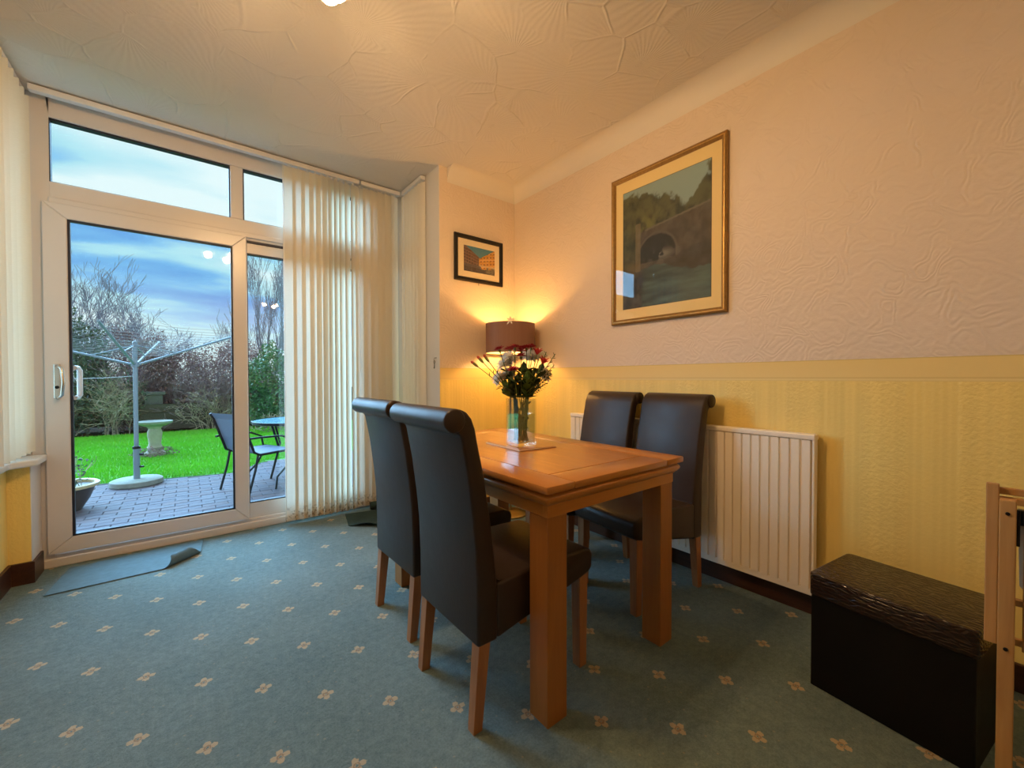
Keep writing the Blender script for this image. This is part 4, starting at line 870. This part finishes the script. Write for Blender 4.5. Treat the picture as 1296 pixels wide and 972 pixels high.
def shrub(name, label, x, y, rx, ry, h, mt, lm, nst, nl, ls, seed, depth=4, spread=.75, upb=.05, L=.5, r=.018, cat='shrub'):
    o = thing(name, label, cat, (x, y, GZ-.05)); rnd = random.Random(seed); mb = MB()
    for k in range(nst):
        a = rnd.random()*6.28; q = Vector((math.cos(a)*rx*.45*rnd.random(), math.sin(a)*ry*.45*rnd.random(), 0))
        twig(mb, q, Vector((q.x/rx*.8, q.y/ry*.5, 1)), L*rnd.uniform(.8, 1.2), r, depth, rnd, spread, upb, .0035)
    s_ = mb.obj('branches', mt, o); s_['kind'] = 'stuff'
    if nl:
        l_ = leaves(nl, (0, 0, h*.52), (rx, ry, h*.5), ls, seed); l2 = l_.obj('leaves', lm, o); l2['kind'] = 'stuff'
    return o
def tree(label, x, y, h, mt, seed, nst=1, depth=6, spread=.6, upb=.12, r=.05, L=None):
    o = thing('bare_tree', label, 'tree', (x, y, GZ-.05)); rnd = random.Random(seed)
    L = L or h*.30; tops = []
    mb = MB(); mb.tube([(0, 0, 0), (.03, 0, h*.18), (.0, .03, h*.30)], [r*1.3, r, r*.85], 7); mb.obj('trunk', mt, o, smooth=1.0)
    mb = MB()
    for k in range(nst):
        a = k*2.4+rnd.random(); twig(mb, Vector((0, .02, h*.28)), Vector((.5*math.cos(a), .5*math.sin(a), 1)), L, r*.75, depth, rnd, spread, upb, .004)
    s_ = mb.obj('crown', mt, o); s_['kind'] = 'stuff'
    return o
tree('bare winter tree with haze-tinted bluish twigs rising behind the left shrubs', -2.05, 14.6, 3.4, BARK, 3, 12, 5, .62, .10, .05)
tree('smaller bare tree beside the tall left one, leaning right', -1.15, 14.9, 2.9, BARK, 11, 9, 5, .70, .04, .045)
tree('tall slender bare tree behind the green ivy bush on the right', 2.05, 14.2, 4.4, BARK, 5, 7, 5, .36, .22, .05)
tree('thin bare sapling left of the tall right-hand tree', 1.30, 14.4, 2.9, BARK, 8, 5, 4, .5, .16, .03)
shrub('evergreen_shrub', 'dark evergreen bush at the left end of the lawn', -2.15, 12.9, .78, .5, 2.55, TWIG, LEAFD, 9, 9500, .04, 21)
shrub('bare_shrub', 'tangled tan bare shrub behind the clothes airer pole', -1.25, 12.5, .60, .4, 1.55, TWIG, LEAFD, 18, 900, .03, 22, 4, .95, .0, .52, .012)
shrub('bare_shrub', 'purple brown twiggy thicket above the tan shrub', -.95, 13.25, .85, .4, 2.35, BARKB, LEAFR, 18, 14000, .026, 23, 4, .85, .10, .66, .012)
shrub('bare_shrub', 'low mauve brown bare thicket behind the timber planter box', -.20, 13.2, .65, .4, 2.05, BARKB, LEAFR, 16, 11000, .026, 28, 4, .8, .08, .55, .012)
shrub('bare_shrub', 'arching bare rose thicket at the right of the back border', .62, 12.7, .75, .45, 2.05, BARKB, LEAFR, 24, 9000, .024, 24, 4, .95, .03, .60, .012)
shrub('bare_shrub', 'dry tan bramble clump along the right edge of the lawn', .48, 12.2, .7, .25, 1.1, TWIG, LEAFR, 18, 500, .02, 29, 3, 1.0, -.01, .42, .009)
shrub('ivy_bush', 'dense glossy green ivy bush seen through the right door leaf', 1.75, 11.7, .70, .6, 2.0, BARK, LEAFI, 8, 9000, .038, 25)
shrub('bare_shrub', 'small dry clump at the lawn edge under the ivy bush', 1.55, 10.6, .35, .25, .4, TWIG, LEAFR, 9, 300, .02, 26, 3, 1.0, .0, .2, .007)
shrub('bare_shrub', 'mauve hedge thicket joining the rose thicket and ivy bush', 1.15, 13.25, .65, .4, 2.2, BARKB, LEAFR, 14, 10000, .026, 30, 4, .8, .08, .6, .012)

# rotary airer
ar = thing('rotary_airer', 'grey rotary clothes airer standing on a round base on the patio', 'airer', (-.455, 6.27, GZ))
MB().lathe([(.001, 0), (.225, 0), (.232, .012), (.228, .055), (.21, .066), (.001, .068)], 32, caps=False).obj('base', CONC, ar, smooth=SM)
MB().tube([(0, 0, .06), (0, 0, .42)], .030, 12).obj('ground_socket', STEEL, ar, smooth=1.0); MB().tube([(0, 0, .405), (0, 0, .432)], .036, 12).obj('collar', BLACKM, ar, smooth=.8)
for z in (.20, .34): MB().tube([(.026, -.01, z), (.062, -.025, z)], .011, 8).obj('knob', BLACKM, ar)
MB().tube([(0, 0, .40), (0, 0, 1.60)], .021, 12).obj('pole', STEEL, ar, smooth=1.0)
MB().tube([(0, 0, 1.335), (0, 0, 1.385)], .036, 12).obj('hub', STEEL, ar, smooth=.8); MB().sphere((0, 0, 1.60), .024, 10, 6).obj('cap', STEEL, ar, smooth=1.0)
tips = []
for (dx_, dy_, dz_) in ((-.17, -1.02, .365), (-1.02, .17, .27), (.17, 1.02, .33), (1.02, -.17, .40)):
    tp = Vector((dx_, dy_, 1.36+dz_)); tips.append(tp); MB().tube([(dx_*.03, dy_*.03, 1.36), tp], .0125, 8).obj('arm', STEEL, ar, smooth=1.0)
    mid_ = Vector((0, 0, 1.36)).lerp(tp, .35); MB().tube([(0, 0, 1.575), mid_], .006, 6).obj('strut', STEEL, ar)
mb = MB()
for f in [.30+.07*i for i in range(11)]:
    for k in range(4):
        a = Vector((0, 0, 1.36)).lerp(tips[k], f)+Vector((0, 0, .012)); b_ = Vector((0, 0, 1.36)).lerp(tips[(k+1) % 4], f)+Vector((0, 0, .012)); mb.tube([a, a.lerp(b_, .5)-Vector((0, 0, .015)), b_], .0024, 3, caps=False)
mb.obj('line', LINE, ar)['kind'] = 'stuff'
mb = MB(); a = Vector((-.456, 6.35, 1.13)); e_ = Vector((-2.1, 6.6, 1.30)); pts = []
for i in range(13): f = i/12; p = a.lerp(e_, f); p.z -= .16*4*f*(1-f)*.6; pts.append(p)
tag(MB().tube(pts, .0045, 5).obj('clothes_line', LINE), 'thin sagging clothes line running left from the airer pole', 'rope')

# birdbath
bb = thing('birdbath', 'pale stone birdbath on the lawn behind the airer', 'birdbath', (-.40, 8.45, GZ))
MB().lathe([(.001, 0), (.13, 0), (.13, .05), (.10, .07), (.001, .07)], 20, caps=False).obj('foot', STONE, bb, smooth=SM)
MB().lathe([(.10, .07), (.085, .10), (.098, .13), (.085, .15), (.074, .19), (.088, .30), (.092, .36), (.075, .42), (.10, .455)], 20).obj('pedestal', STONE, bb, smooth=SM)
MB().lathe([(.001, .45), (.13, .46), (.215, .505), (.222, .535), (.205, .54), (.16, .515), (.001, .50)], 28, caps=False).obj('bowl', CONC, bb, smooth=SM)
lv = leaves(500, (0, 0, .05), (.26, .22, .08), .022, 77, .5); lv.obj('leaf_litter', LEAFR, tag(bpy.data.objects.new('leaf_litter', None), None)) if False else None
ll = tag(leaves(420, (-.40, 8.42, GZ+.06), (.27, .2, .09), .02, 77, .5).obj('dead_leaves', LEAFR), 'dry leaf clump around the foot of the birdbath', 'leaves', None, 'stuff')

# plant pot
po = thing('plant_pot', 'brown glazed plant pot with a cream rim on the patio', 'pot', (-.90, 5.42, GZ))
MB().lathe([(.001, .003), (.13, 0), (.185, .10), (.225, .215), (.19, .215), (.001, .19)], 28, caps=False).obj('body', TERRA, po, smooth=SM)
MB().lathe([(.222, .205), (.248, .212), (.252, .238), (.236, .246), (.215, .24), (.21, .205)], 28, caps=False).obj('rim', POTRIM, po, smooth=SM)
MB().lathe([(.001, .198), (.205, .205)], 24, caps=False).obj('compost', SOIL, po)
MB().sphere((.10, -.235, .215), .03, 8, 6).obj('frost_spot', mat('white residue', (.8, .78, .72), .6), po) if False else None
rnd = random.Random(5); mb = MB()
for k in range(7): twig(mb, Vector((rnd.uniform(-.05, .15), rnd.uniform(-.1, .1), .2)), Vector((rnd.uniform(-.3, .4), rnd.uniform(-.3, .3), 1)), .14, .004, 2, rnd, .6, .02, .0015)
mb.obj('stems', TWIG, po)['kind'] = 'stuff'; leaves(130, (.08, 0, .36), (.13, .15, .15), .016, 9, .2).obj('leaves', LEAFD, po)['kind'] = 'stuff'
# garden chair (faces right)
gc = thing('garden_chair', 'grey sling garden chair behind the sash stile on the patio', 'chair', (.56, 5.25, GZ), math.radians(24))
mb = MB()
for sy in (-1, 1):
    y_ = sy*.26; fr_ = MB().tube([(-.29, y_, .83), (-.26, y_, .78), (-.14, y_, .43), (-.08, y_, .40), (.30, y_, .405)], .013, 8).obj('side_rail', BLACKM, gc, smooth=1.0)
    MB().tube([(-.24, y_, .58), (-.10, y_*1.1, .585), (.14, y_*1.1, .575), (.26, y_*1.1, .52), (.285, y_*1.05, .36), (.20, y_, .22), (.10, y_, .13), (.085, y_, .0)], .011, 8).obj('arm', BLACKM, gc, smooth=1.0)
    MB().tube([(-.10, y_, .41), (-.13, y_, .25), (-.20, y_, .0)], .012, 8).obj('leg', BLACKM, gc, smooth=1.0)
sv = [(-.29, .835), (-.255, .78), (-.135, .445), (-.08, .412), (.30, .415)]; vs_ = [(x, y_, z) for (x, z) in sv for y_ in (-.25, .25)]+[(x+.006, y_, z-.012) for (x, z) in sv for y_ in (-.25, .25)]
n_ = len(sv)*2; fs_ = [(2*i, 2*i+1, 2*i+3, 2*i+2) for i in range(len(sv)-1)]+[(n_+2*i+2, n_+2*i+3, n_+2*i+1, n_+2*i) for i in range(len(sv)-1)]+[(0, 1, n_+1, n_), (n_-2, n_+n_-2, n_+n_-1, n_-1)]
MB().add(vs_, fs_).obj('sling', SLING, gc)
gt = thing('garden_table', 'round blue-tinted glass garden table beyond the sling chair', 'table', (1.12, 5.85, GZ))
MB().lathe([(.001, .655), (.50, .655), (.505, .662), (.50, .670), (.001, .670)], 40, caps=False).obj('table_top', TBLG, gt, smooth=SM)
MB().lathe([(.495, .640), (.515, .645), (.515, .672), (.506, .674)], 40, caps=False).obj('rim', BLACKM, gt, smooth=SM)
for k in range(4): a = k*PI/2+.6; MB().tube([(.40*math.cos(a), .40*math.sin(a), .65), (.30*math.cos(a), .30*math.sin(a), .35), (.42*math.cos(a), .42*math.sin(a), 0)], .013, 8).obj('leg', BLACKM, gt, smooth=1.0)
